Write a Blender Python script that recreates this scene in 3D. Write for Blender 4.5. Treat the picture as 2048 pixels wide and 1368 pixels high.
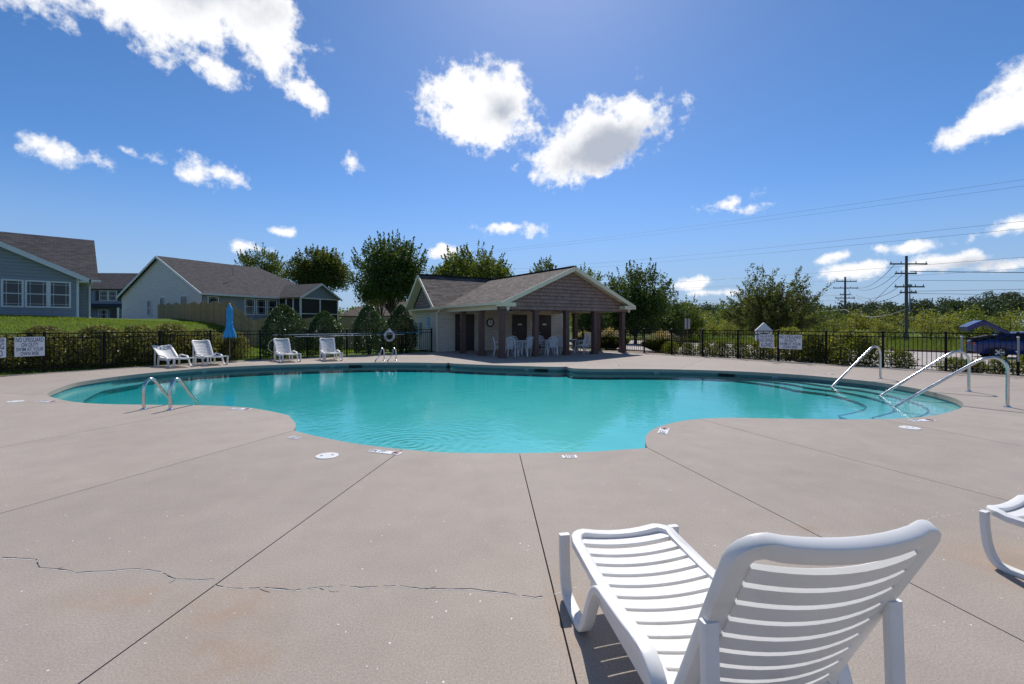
import bpy, bmesh, math, random
import numpy as np
from mathutils import Vector, Matrix
from mathutils.geometry import tessellate_polygon
R = math.radians
random.seed(7); RNG = np.random.default_rng(7)
for o in list(bpy.data.objects): bpy.data.objects.remove(o)
SC = bpy.context.scene; COL = SC.collection

# ------------------------------------------------------------------ camera
CAMH = 1.54
cam = bpy.data.cameras.new('camera'); cam.lens = 16; cam.sensor_width = 36
cam.shift_y = -36/2048; cam.clip_start = 0.05; cam.clip_end = 3000
co = bpy.data.objects.new('camera', cam); COL.objects.link(co)
co.location = (0, 0, CAMH); co.rotation_euler = (R(90), 0, 0); SC.camera = co

# ------------------------------------------------------------------ sun and sky
SUN_EL, SUN_AZ = 50.0, 5.0          # azimuth from +Y towards +X
sl = bpy.data.lights.new('sun', 'SUN'); sl.energy = 4.3; sl.angle = R(0.53); sl.color = (1.0, 0.955, 0.885)
so = bpy.data.objects.new('sun', sl); COL.objects.link(so)
sd = Vector((math.sin(R(SUN_AZ))*math.cos(R(SUN_EL)), math.cos(R(SUN_AZ))*math.cos(R(SUN_EL)), math.sin(R(SUN_EL))))
so.rotation_euler = sd.to_track_quat('Z', 'Y').to_euler(); so.location = sd*60
SC.view_settings.view_transform = 'Standard'; SC.view_settings.look = 'None'
SC.view_settings.exposure = 0.0; SC.view_settings.gamma = 1.0; SC.view_settings.use_curve_mapping = False
W = bpy.data.worlds.new('World'); SC.world = W; W.use_nodes = True
wn, wl = W.node_tree.nodes, W.node_tree.links; wn.clear()
def wnode(t, **k):
    n = wn.new(t)
    for a, b in k.items(): setattr(n, a, b)
    return n
def wmath(op, a, b=None, c=None, clamp=False):
    n = wn.new('ShaderNodeMath'); n.operation = op; n.use_clamp = clamp
    for i, v in enumerate((a, b, c)):
        if v is None: continue
        if isinstance(v, (int, float)): n.inputs[i].default_value = v
        else: wl.new(v, n.inputs[i])
    return n.outputs[0]
sky = wnode('ShaderNodeTexSky', sky_type='NISHITA'); sky.sun_disc = False
sky.sun_elevation = R(SUN_EL); sky.sun_rotation = R(SUN_AZ)
sky.altitude = 250; sky.air_density = 0.7; sky.dust_density = 0.32; sky.ozone_density = 4.5
hsv = wnode('ShaderNodeHueSaturation'); hsv.inputs['Saturation'].default_value = 1.18; hsv.inputs['Value'].default_value = 1.32
wl.new(sky.outputs[0], hsv.inputs['Color'])
geo = wnode('ShaderNodeTexCoord')
DIR = geo.outputs['Generated']
nz = wnode('ShaderNodeTexNoise'); nz.inputs['Scale'].default_value = 9; nz.inputs['Detail'].default_value = 9
nz.inputs['Roughness'].default_value = 0.62; wl.new(DIR, nz.inputs['Vector'])
nz2 = wnode('ShaderNodeTexNoise'); nz2.inputs['Scale'].default_value = 30; nz2.inputs['Detail'].default_value = 8
nz2.inputs['Roughness'].default_value = 0.62; wl.new(DIR, nz2.inputs['Vector'])
sxyz = wnode('ShaderNodeSeparateXYZ'); wl.new(DIR, sxyz.inputs[0])
comb = wnode('ShaderNodeCombineXYZ'); wl.new(wmath('ARCTAN2', sxyz.outputs[0], sxyz.outputs[1]), comb.inputs[0]); wl.new(wmath('ARCSINE', sxyz.outputs[2]), comb.inputs[1])
AZEL = comb.outputs[0]
def ellipse(az, el, ra, rb, rot, gain=1.0):
    """1 at the middle of a cloud, 0 at its rim, negative beyond; azimuth and elevation in degrees."""
    if az > 180: az -= 360
    m = wnode('ShaderNodeMapping', vector_type='TEXTURE'); wl.new(AZEL, m.inputs[0])
    m.inputs['Location'].default_value = (R(az), R(el), 0); m.inputs['Rotation'].default_value = (0, 0, R(rot))
    m.inputs['Scale'].default_value = (R(ra)/math.cos(R(el)), R(rb), 1)
    d = wnode('ShaderNodeVectorMath', operation='LENGTH'); wl.new(m.outputs[0], d.inputs[0])
    return wmath('MULTIPLY_ADD', d.outputs['Value'], -gain, gain)
# (azimuth, elevation, half width, half height, tilt, gain)
CLOUDS = [(-41.5,30.2,9.5,5.2,-10,1.1),(-36.5,30.6,8.5,5.2,-16,1.2),(-30.6,30.6,6.0,5.4,-30,1.05),(-45.5,27,5,3,-5,0.8),(-28.3,27.6,2.6,2.4,-40,.6),
 (-33,25.0,2.9,1.9,-25,1.05),(-44.8,15,3.25,1.32,-18,0.58),(-42.3,15,2.38,1.38,-35,0.5),(-40.5,16.3,1.38,0.57,-15,0.43),(-38,15.8,1.75,0.57,-10,0.36),
 (-35.6,15,1.75,1.38,-20,0.4),(-31.5,15.3,2.12,1.03,-25,0.54),(-24.3,24.3,2.2,1.6,-25,.85),(-50.5,28.5,7,4.2,-8,1.1),(-47,32.5,7,4.5,0,1.1),(-19.5,18.3,1.88,1.26,-30,0.4),
 (-3.6,25.0,7.6,5.0,-8,1.15),(-5.8,24,3.6,3.4,0,1),(-1,26.5,3.8,3.4,0,1),
 (10.6,21.6,8.6,4.4,14,1.2),(6.8,20.2,4.2,2.7,5,1),(14.5,23.2,4.2,3,10,1),
 (-0.9,12,3.88,1.09,-3,0.58),(25.1,13.4,3.25,1.15,8,0.58),(27.8,12.7,2,0.69,0,0.5),
 (47,17.6,4.6,1.9,18,1),(50.5,19.5,5,2.4,15,1),(39.5,31.5,3.6,1.3,-4,0.8),(43.3,30.6,3.75,1.15,-4,0.5),(47.7,8.2,2.975,0.824,3,0.58),
 (41.5,7.3,2.7625,0.688,3,0.58),(43.3,5.7,3.06,0.88,3,0.85),(37.4,5.4,2.55,0.824,4,0.58),(35.1,6.9,1.7,0.552,8,0.5),
 (21.4,4.6,3.4,1,4,0.75),(24.2,3.6,4,0.7,0,0.7),(-30.2,8.3,2.75,0.69,-3,0.5),(-26.2,10.2,1.62,0.52,-3,0.43),(-8.3,8.8,2.12,0.8,-3,0.5),
 (47.5,5,2.5,0.57,0,0.43),
 # the same kind of scattered cumulus goes on round the rest of the sky
 (80,24,9,4,8,1),(112,15,8,2.6,0,0.9),(150,28,9,4.5,-8,1),(185,15,8,2.6,0,0.9),(222,28,9,4.5,-6,1),(258,15,8,2.6,0,0.9),(290,26,9,4,8,1)]
acc = None
for c in CLOUDS:
    e = ellipse(*c); acc = e if acc is None else wmath('MAXIMUM', acc, e)
acc = wmath('MAXIMUM', acc, -1.0)
f1 = wmath('SUBTRACT', nz.outputs['Fac'], 0.5); f2 = wmath('SUBTRACT', nz2.outputs['Fac'], 0.5)
dens = wmath('MULTIPLY_ADD', f1, 2.0, acc); dens = wmath('MULTIPLY_ADD', f2, 1.6, dens)
mr = wnode('ShaderNodeMapRange', interpolation_type='SMOOTHSTEP'); wl.new(dens, mr.inputs[0])
mr.inputs[1].default_value = 0.0; mr.inputs[2].default_value = 0.52
alpha = mr.outputs[0]
# thick hearts of the larger, back-lit clouds are grey
sh = None
for c in [(12.0,20.9,7.0,3.2,10,1.15),(-1.4,25,3.4,2.4,0,.6),(-37,32.5,9,3.6,-8,.85),(45.0,5.3,3.5,.8,0,.5),(150,27,6,2.5,0,.8),(222,27,6,2.5,0,.8)]:
    e = ellipse(*c); sh = e if sh is None else wmath('MAXIMUM', sh, e)
sh = wmath('MULTIPLY_ADD', f1, 1.5, sh)
mr2 = wnode('ShaderNodeMapRange', interpolation_type='SMOOTHSTEP'); wl.new(sh, mr2.inputs[0])
mr2.inputs[1].default_value = 0.0; mr2.inputs[2].default_value = 0.75; mr2.inputs[4].default_value = 0.85
ccol = wnode('ShaderNodeMix', data_type='RGBA'); wl.new(mr2.outputs[0], ccol.inputs[0])
ccol.inputs[6].default_value = (9.7, 9.75, 9.9, 1); ccol.inputs[7].default_value = (3.7, 4.15, 5.2, 1)
# summer haze low over the horizon, the same all round
hz = wnode('ShaderNodeMapRange', interpolation_type='SMOOTHSTEP'); wl.new(sxyz.outputs[2], hz.inputs[0])
hz.inputs[1].default_value = -0.02; hz.inputs[2].default_value = 0.30; hz.inputs[3].default_value = 0.92; hz.inputs[4].default_value = 0.0
hmix = wnode('ShaderNodeMix', data_type='RGBA'); wl.new(hz.outputs[0], hmix.inputs[0]); wl.new(hsv.outputs[0], hmix.inputs[6]); hmix.inputs[7].default_value = (2.95, 4.1, 5.85, 1)
mixc = wnode('ShaderNodeMix', data_type='RGBA'); wl.new(alpha, mixc.inputs[0]); wl.new(hmix.outputs[2], mixc.inputs[6]); wl.new(ccol.outputs[2], mixc.inputs[7])
bg = wnode('ShaderNodeBackground'); bg.inputs[1].default_value = 0.105; wl.new(mixc.outputs[2], bg.inputs[0])
wo = wnode('ShaderNodeOutputWorld'); wl.new(bg.outputs[0], wo.inputs[0])
W.cycles.sampling_method = 'MANUAL'; W.cycles.sample_map_resolution = 256; SC.cycles.max_bounces = 7; SC.cycles.transparent_max_bounces = 16; SC.cycles.use_denoising = True
SC.cycles.caustics_reflective = False; SC.cycles.caustics_refractive = False; SC.cycles.sample_clamp_indirect = 6

# ------------------------------------------------------------------ materials
MATS = {}
class NT:
    def __init__(s, name):
        s.m = bpy.data.materials.new(name); s.m.use_nodes = True; s.t = s.m.node_tree; s.n = s.t.nodes; s.l = s.t.links
        s.b = s.n['Principled BSDF']; s.o = s.n['Material Output']
    def new(s, t, **k):
        n = s.n.new(t)
        for a, b in k.items(): setattr(n, a, b)
        return n
    def link(s, a, b): s.l.new(a, b)
    def noise(s, scale, detail=4, rough=.55, vec=None, coord='pos'):
        n = s.new('ShaderNodeTexNoise'); n.inputs['Scale'].default_value = scale; n.inputs['Detail'].default_value = detail; n.inputs['Roughness'].default_value = rough
        s.link(vec if vec is not None else s.pos(), n.inputs['Vector']); return n.outputs['Fac']
    def pos(s):
        g = s.new('ShaderNodeNewGeometry'); return g.outputs['Position']
    def uv(s): return s.new('ShaderNodeUVMap').outputs[0]
    def obj(s): return s.new('ShaderNodeTexCoord').outputs['Object']
    def ramp(s, fac, stops):
        r = s.new('ShaderNodeValToRGB'); s.link(fac, r.inputs[0]); e = r.color_ramp.elements
        while len(e) < len(stops): e.new(0.5)
        for i, (p, c) in enumerate(stops): e[i].position = p; e[i].color = (*c, 1) if len(c) == 3 else c
        return r.outputs[0]
    def rng(s, v, a, b, c=0., d=1.):
        r = s.new('ShaderNodeMapRange'); s.link(v, r.inputs[0])
        for i, q in enumerate((a, b, c, d)): r.inputs[i+1].default_value = q
        return r.outputs[0]
    def mix(s, fac, a, b, mode='MIX'):
        n = s.new('ShaderNodeMix', data_type='RGBA', blend_type=mode)
        for i, v in ((0, fac), (6, a), (7, b)):
            if isinstance(v, (int, float)): n.inputs[i].default_value = v
            elif isinstance(v, tuple): n.inputs[i].default_value = (*v, 1)
            else: s.link(v, n.inputs[i])
        return n.outputs[2]
    def math(s, op, a, b=None):
        n = s.new('ShaderNodeMath', operation=op)
        for i, v in enumerate((a, b)):
            if v is None: continue
            if isinstance(v, (int, float)): n.inputs[i].default_value = v
            else: s.link(v, n.inputs[i])
        return n.outputs[0]
    def color(s, c):
        if isinstance(c, tuple): s.b.inputs['Base Color'].default_value = (*c, 1)
        else: s.link(c, s.b.inputs['Base Color'])
        return s
    def rough(s, v):
        if isinstance(v, (int, float)): s.b.inputs['Roughness'].default_value = v
        else: s.link(v, s.b.inputs['Roughness'])
        return s
    def spec(s, v): s.b.inputs['Specular IOR Level'].default_value = v; return s
    def bump(s, h, strength=.3, dist=.01):
        b = s.new('ShaderNodeBump'); b.inputs['Strength'].default_value = strength; b.inputs['Distance'].default_value = dist
        s.link(h, b.inputs['Height']); s.link(b.outputs[0], s.b.inputs['Normal']); return s
def plain(name, col, rough=.6, var=.12, scale=6, metal=0, bump=0, coord=None):
    t = NT(name); n = t.noise(scale, 5, .6)
    t.color(t.mix(1.0, col, t.ramp(n, [(0.25, (1-var,)*3), (0.75, (1+var,)*3)]), 'MULTIPLY')).rough(rough)
    t.b.inputs['Metallic'].default_value = metal
    if bump: t.bump(t.noise(scale*12, 4), bump, .005)
    MATS[name] = t.m; return t.m
def leafmat(name, c1, c2, trans=.35, rough=.55, spec=.28, dark=None):
    t = NT(name); g = t.new('ShaderNodeNewGeometry')
    r = g.outputs['Random Per Island']
    oi = t.new('ShaderNodeObjectInfo')
    n = t.noise(.9, 3)
    f = t.math('ADD', t.math('MULTIPLY', r, .65), t.math('MULTIPLY', t.rng(n, .3, .7), .35))
    col = t.mix(f, c1, c2)
    hs = t.new('ShaderNodeHueSaturation'); t.link(col, hs.inputs['Color'])
    t.link(t.rng(oi.outputs['Random'], 0, 1, .496, .514), hs.inputs['Hue']); t.link(t.rng(oi.outputs['Random'], 0, 1, .85, 1.15), hs.inputs['Value'])
    col = hs.outputs[0]
    t.color(col).rough(rough).spec(spec)
    tr = t.new('ShaderNodeBsdfTranslucent'); t.link(t.mix(1.0, col, (1.25, 1.2, .55), 'MULTIPLY'), tr.inputs[0])
    mx = t.new('ShaderNodeMixShader'); mx.inputs[0].default_value = trans
    t.link(t.b.outputs[0], mx.inputs[1]); t.link(tr.outputs[0], mx.inputs[2]); t.link(mx.outputs[0], t.o.inputs[0])
    MATS[name] = t.m; return t.m

def m_concrete():
    t = NT('deck_concrete'); p = t.pos()
    big = t.noise(.35, 4, .6, p); mid = t.noise(2.5, 5, .6, p); fine = t.noise(95, 3, .7, p); grit = t.noise(330, 2, .6, p)
    base = t.ramp(big, [(.3, (.338, .286, .240)), (.7, (.394, .337, .286))])
    base = t.mix(.55, base, t.ramp(mid, [(.3, (.88, .88, .88)), (.7, (1.1, 1.1, 1.1))]), 'MULTIPLY')
    base = t.mix(.9, base, t.ramp(fine, [(.3, (.74, .74, .74)), (.7, (1.25, 1.24, 1.23))]), 'MULTIPLY')
    base = t.mix(.7, base, t.ramp(grit, [(.3, (.66, .66, .66)), (.7, (1.32, 1.32, 1.32))]), 'MULTIPLY')
    # bright mica specks
    v = t.new('ShaderNodeTexVoronoi'); v.inputs['Scale'].default_value = 17; t.link(p, v.inputs['Vector'])
    sz = t.new('ShaderNodeSeparateColor'); t.link(v.outputs['Color'], sz.inputs[0])
    lim = t.rng(sz.outputs[0], .35, 1, 0.0, .085)
    sp = t.math('LESS_THAN', v.outputs['Distance'], lim)
    base = t.mix(sp, base, (.86, .85, .84))
    # rust stains with a shape of their own
    def stain(x, y, rx, ry):
        s = t.new('ShaderNodeVectorMath', operation='SUBTRACT'); t.link(p, s.inputs[0]); s.inputs[1].default_value = (x, y, 0)
        d = t.new('ShaderNodeVectorMath', operation='DIVIDE'); t.link(s.outputs[0], d.inputs[0]); d.inputs[1].default_value = (rx, ry, 1)
        l = t.new('ShaderNodeVectorMath', operation='LENGTH'); t.link(d.outputs[0], l.inputs[0])
        return t.rng(l.outputs['Value'], 0.1, 1, 1, 0)
    rust = None
    for s in ((-1.52, 2.45, .42, .34), (-1.35, 2.12, .45, .3), (2.25, 3.42, .22, .1), (-2.2, 2.55, .5, .2), (.28, 2.5, .12, .5), (3.2, 2.9, .5, .5)):
        q = stain(*s); rust = q if rust is None else t.math('MAXIMUM', rust, q)
    rust = t.math('MULTIPLY', rust, t.rng(t.noise(6, 5, .7, p), .3, .7))
    base = t.mix(t.math('MULTIPLY', rust, .6), base, (.34, .205, .11))
    drops = t.math('LESS_THAN', t.noise(28, 3, .6, p), .33)
    base = t.mix(t.math('MULTIPLY', t.math('MULTIPLY', stain(-1.42, 1.93, .2, .12), drops), 1.0), base, (.16, .085, .04))
    oi = t.new('ShaderNodeObjectInfo'); base = t.mix(1.0, base, t.ramp(oi.outputs['Random'], [(0, (.955, .955, .96)), (1, (1.04, 1.035, 1.03))]), 'MULTIPLY')
    blot = t.noise(1.1, 7, .7, p); base = t.mix(t.rng(blot, .56, .72, 0, .32), base, (.25, .215, .19)); base = t.mix(t.rng(blot, .42, .30, 0, .25), base, (.44, .39, .35))
    t.color(base).rough(.78).spec(.35)
    t.bump(t.math('ADD', fine, grit), .35, .0025)
    MATS['concrete'] = t.m
m_concrete()
def m_shingle(name, c1, c2, cm, w=.33, h=.14):
    t = NT(name); uv = t.uv()
    b = t.new('ShaderNodeTexBrick'); t.link(uv, b.inputs['Vector']); b.inputs['Scale'].default_value = 1.0
    b.inputs['Color1'].default_value = (*c1, 1); b.inputs['Color2'].default_value = (*c2, 1); b.inputs['Mortar'].default_value = (*cm, 1)
    b.inputs['Mortar Size'].default_value = .008; b.inputs['Brick Width'].default_value = w; b.inputs['Row Height'].default_value = h; b.inputs['Bias'].default_value = 0
    n = t.noise(3, 5, .65); f = t.noise(60, 3, .6)
    c = t.mix(.8, b.outputs['Color'], t.ramp(n, [(.3, (.8, .8, .8)), (.7, (1.2, 1.2, 1.2))]), 'MULTIPLY')
    c = t.mix(.8, c, t.ramp(f, [(.3, (.7, .7, .7)), (.7, (1.3, 1.3, 1.3))]), 'MULTIPLY')
    t.color(c).rough(.9).spec(.2)
    sx = t.new('ShaderNodeSeparateXYZ'); t.link(uv, sx.inputs[0])
    saw = t.math('FRACT', t.math('DIVIDE', sx.outputs[1], h))
    t.bump(t.math('ADD', t.math('MULTIPLY', saw, -1.0), t.math('MULTIPLY', b.outputs['Fac'], -.6)), .9, .02)
    MATS[name] = t.m
m_shingle('roof_brown', (.075, .060, .053), (.175, .145, .128), (.03, .026, .024))
m_shingle('roof_grey', (.040, .037, .042), (.082, .075, .082), (.024, .022, .025))
m_shingle('shake_brown', (.30, .205, .175), (.38, .265, .225), (.13, .09, .08), .2, .17)
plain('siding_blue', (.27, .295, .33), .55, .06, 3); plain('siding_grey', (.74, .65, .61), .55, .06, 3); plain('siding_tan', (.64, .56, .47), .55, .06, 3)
plain('siding_far', (.22, .23, .29), .6, .06, 2)
plain('white_trim', (.74, .74, .73), .45, .05, 3); plain('cream_trim', (.80, .71, .50), .45, .05, 3)
plain('brown_paint', (.12, .060, .050), .45, .15, 5); plain('door_brown', (.030, .020, .018), .4, .15, 5)
plain('black_metal', (.006, .006, .007), .6, .2, 12); MATS['black_metal'].node_tree.nodes['Principled BSDF'].inputs['Specular IOR Level'].default_value = .2; plain('dark_shutter', (.02, .025, .035), .5, .1)
plain('ceiling_tan', (.72, .60, .46), .6, .05)
def m_plastic():
    t = NT('white_resin'); p = t.obj(); n = t.noise(5, 5, .6, p); f = t.noise(160, 2, .6, p)
    t.color(t.mix(.6, (.82, .80, .77), t.ramp(t.noise(3.2, 8, .72, p), [(.30, (.70, .67, .60)), (.44, (.93, .92, .89)), (.7, (1.02, 1.02, 1.02))]), 'MULTIPLY')).rough(t.rng(n, .3, .7, .36, .52)).spec(.45)
    t.bump(f, .06, .001); t.b.inputs['Subsurface Weight'].default_value = 0.0
    MATS['resin'] = t.m
m_plastic()
plain('chair_white', (.78, .79, .81), .4, .05, 4)
def m_steel():
    t = NT('brushed_steel'); p = t.obj(); n = t.noise(14, 4, .6, p)
    t.color(t.ramp(n, [(.3, (.56, .55, .53)), (.7, (.72, .71, .69))])).rough(t.rng(n, .3, .7, .16, .3)); t.b.inputs['Metallic'].default_value = 1
    MATS['steel'] = t.m
m_steel()
def m_glass(name, tint, rough=.03):
    t = NT(name); n = t.noise(1.2, 3)
    t.color(t.mix(n, tuple(c*.6 for c in tint), tint)).rough(rough).spec(.5)
    MATS[name] = t.m
m_glass('window_glass', (.03, .035, .042)); m_glass('car_glass', (.012, .014, .018))
def m_wood(name, c1, c2):
    t = NT(name); mp = t.new('ShaderNodeMapping'); mp.inputs['Scale'].default_value = (14, 14, .9); t.link(t.pos(), mp.inputs[0])
    n = t.noise(1.5, 6, .65, mp.outputs[0]); oi = t.new('ShaderNodeObjectInfo')
    c = t.ramp(n, [(.28, c1), (.72, c2)])
    c = t.mix(1.0, c, t.ramp(oi.outputs['Random'], [(0, (.78, .78, .78)), (1, (1.18, 1.15, 1.1))]), 'MULTIPLY')
    t.color(c).rough(.8).spec(.2).bump(n, .3, .01); MATS[name] = t.m
m_wood('fence_wood', (.29, .20, .10), (.44, .32, .17)); m_wood('pole_wood', (.10, .085, .07), (.19, .165, .14))
plain('bark', (.085, .065, .05), .9, .35, 9, bump=.6)
leafmat('leaf_oak', (.058, .10, .02), (.165, .195, .04), .48)
leafmat('leaf_dark', (.036, .070, .018), (.105, .145, .034), .42)
leafmat('leaf_holly', (.032, .070, .020), (.095, .15, .042), .26, .34, .5)
leafmat('leaf_hedge', (.07, .085, .024), (.32, .29, .11), .38)
leafmat('leaf_young', (.12, .15, .03), (.31, .30, .075), .48)
leafmat('leaf_myrtle', (.05, .082, .02), (.15, .15, .04), .42)
leafmat('leaf_bed', (.06, .10, .018), (.28, .29, .035), .38)
leafmat('leaf_far', (.045, .075, .036), (.09, .125, .055), .25)
leafmat('grass_blade', (.095, .155, .018), (.26, .31, .045), .5)
leafmat('grass_tall', (.09, .14, .025), (.22, .25, .06), .45)
leafmat('plume', (.32, .26, .15), (.52, .44, .29), .4)
def m_ground():
    t = NT('lawn_soil'); p = t.pos(); n = t.noise(.5, 6, .65, p); f = t.noise(9, 5, .7, p)
    c = t.ramp(n, [(.3, (.055, .10, .017)), (.55, (.095, .155, .026)), (.75, (.14, .16, .04))])
    c = t.mix(.8, c, t.ramp(f, [(.3, (.62, .64, .6)), (.7, (1.3, 1.28, 1.2))]), 'MULTIPLY')
    t.color(c).rough(.9).spec(.1).bump(f, .9, .06); MATS['lawn'] = t.m
    t = NT('mulch_bed'); p = t.pos(); v = t.new('ShaderNodeTexVoronoi'); v.inputs['Scale'].default_value = 9; t.link(p, v.inputs['Vector'])
    f = t.noise(5, 5, .7, p)
    c = t.mix(.75, t.ramp(f, [(.35, (.075, .042, .028)), (.5, (.17, .11, .08)), (.66, (.42, .37, .32))]), v.outputs['Color'], 'SOFT_LIGHT')
    t.color(c).rough(.9).bump(v.outputs['Distance'], .8, .04); MATS['mulch'] = t.m
    t = NT('road_concrete'); p = t.pos(); n = t.noise(.4, 5, .6, p); f = t.noise(30, 4, .6, p)
    c = t.mix(.6, t.ramp(n, [(.3, (.36, .315, .285)), (.7, (.45, .40, .365))]), t.ramp(f, [(.3, (.85,)*3), (.7, (1.12,)*3)]), 'MULTIPLY')
    t.color(c).rough(.85); MATS['road'] = t.m
m_ground()
def m_pool():
    t = NT('pool_plaster'); p = t.pos(); n = t.noise(1.3, 5, .6, p)
    t.color(t.ramp(n, [(.3, (.34, .57, .61)), (.7, (.42, .65, .69))])).rough(.6); MATS['plaster'] = t.m
    t = NT('waterline_tile'); p = t.pos(); n = t.noise(40, 3, .6, p)
    t.color(t.ramp(n, [(.3, (.035, .11, .14)), (.7, (.07, .17, .20))])).rough(.15); MATS['tile'] = t.m; t2 = NT('step_tile'); t2.color(t2.ramp(t2.noise(60, 3), [(.3, (.05, .13, .21)), (.7, (.10, .22, .32))])).rough(.2); MATS['step_tile'] = t2.m
    t = NT('pool_water'); p = t.pos()
    t.n.remove(t.b)
    mp = t.new('ShaderNodeMapping'); mp.inputs['Scale'].default_value = (1, .8, 1); t.link(p, mp.inputs[0])
    n1 = t.noise(1.9, 3, .5, mp.outputs[0]); n2 = t.noise(8, 3, .55, mp.outputs[0]); n3 = t.noise(.45, 2, .5, p)
    # a ring of ripples round the return jet
    s = t.new('ShaderNodeVectorMath', operation='SUBTRACT'); t.link(p, s.inputs[0]); s.inputs[1].default_value = (-1.45, 6.4, -.15)
    ln = t.new('ShaderNodeVectorMath', operation='LENGTH'); t.link(s.outputs[0], ln.inputs[0])
    jet = t.rng(ln.outputs['Value'], .1, 2.0, 1, 0)
    ring = t.math('MULTIPLY', t.math('SINE', t.math('ADD', t.math('MULTIPLY', ln.outputs['Value'], 42), t.math('MULTIPLY', n1, 9))), t.math('MULTIPLY', jet, jet))
    h = t.math('ADD', t.math('MULTIPLY', n1, .32), t.math('MULTIPLY', n2, t.rng(n3, .35, .65, .16, .50)))
    h = t.math('ADD', h, t.math('MULTIPLY', ring, .30))
    h = t.math('ADD', h, t.math('MULTIPLY', t.math('MULTIPLY', jet, n2), 1.5))
    b = t.new('ShaderNodeBump'); b.inputs['Strength'].default_value = .40; b.inputs['Distance'].default_value = .026; t.link(h, b.inputs['Height'])
    fr = t.new('ShaderNodeFresnel'); fr.inputs['IOR'].default_value = 1.36; t.link(b.outputs[0], fr.inputs['Normal'])
    gl = t.new('ShaderNodeBsdfGlossy'); gl.inputs['Roughness'].default_value = .03; t.link(b.outputs[0], gl.inputs['Normal'])
    tr = t.new('ShaderNodeBsdfTransparent')
    mx = t.new('ShaderNodeMixShader'); t.link(fr.outputs[0], mx.inputs[0]); t.link(tr.outputs[0], mx.inputs[1]); t.link(gl.outputs[0], mx.inputs[2])
    t.link(mx.outputs[0], t.o.inputs[0])
    va = t.new('ShaderNodeVolumeAbsorption'); va.inputs[0].default_value = (.01, .87, .89, 1); va.inputs[1].default_value = 1.45
    t.link(va.outputs[0], t.o.inputs[1]); MATS['water'] = t.m
m_pool()
plain('sign_white', (.78, .78, .80), .4, .03); plain('sign_navy', (.012, .016, .085), .5, .05); plain('ink_black', (.012, .012, .012), .5, .05); plain('ink_red', (.35, .02, .02), .5, .05)
plain('lid_white', (.70, .69, .67), .5, .08, 20); plain('crack_dark', (.03, .024, .02), .9, .2); plain('crack_pale', (.58, .55, .52), .9, .2, 30); plain('joint_dark', (.035, .032, .03), .9, .2)
plain('umbrella_blue', (.035, .30, .62), .7, .15, 8); plain('pole_blue', (.01, .30, .52), .4, .05); plain('curb_brown', (.16, .075, .05), .8, .2)
plain('car_blue', (.006, .02, .13), .34, .05); MATS['car_blue'].node_tree.nodes['Principled BSDF'].inputs['Coat Weight'].default_value = .3
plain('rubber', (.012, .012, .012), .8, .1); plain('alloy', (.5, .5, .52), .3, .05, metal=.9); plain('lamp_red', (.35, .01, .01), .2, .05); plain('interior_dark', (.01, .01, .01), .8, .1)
plain('wire_dark', (.03, .03, .035), .6, .05); plain('insulator', (.22, .2, .19), .4, .1); plain('utility_grey', (.35, .36, .37), .5, .08); plain('blue_panel', (.06, .38, .62), .5, .1)
plain('stone_pale', (.46, .42, .38), .9, .2, 20); plain('frost_glass', (.75, .74, .70), .3, .03); plain('screen_dark', (.020, .020, .022), .7, .1); plain('wicker_tan', (.42, .38, .33), .6, .1, 10)
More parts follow.
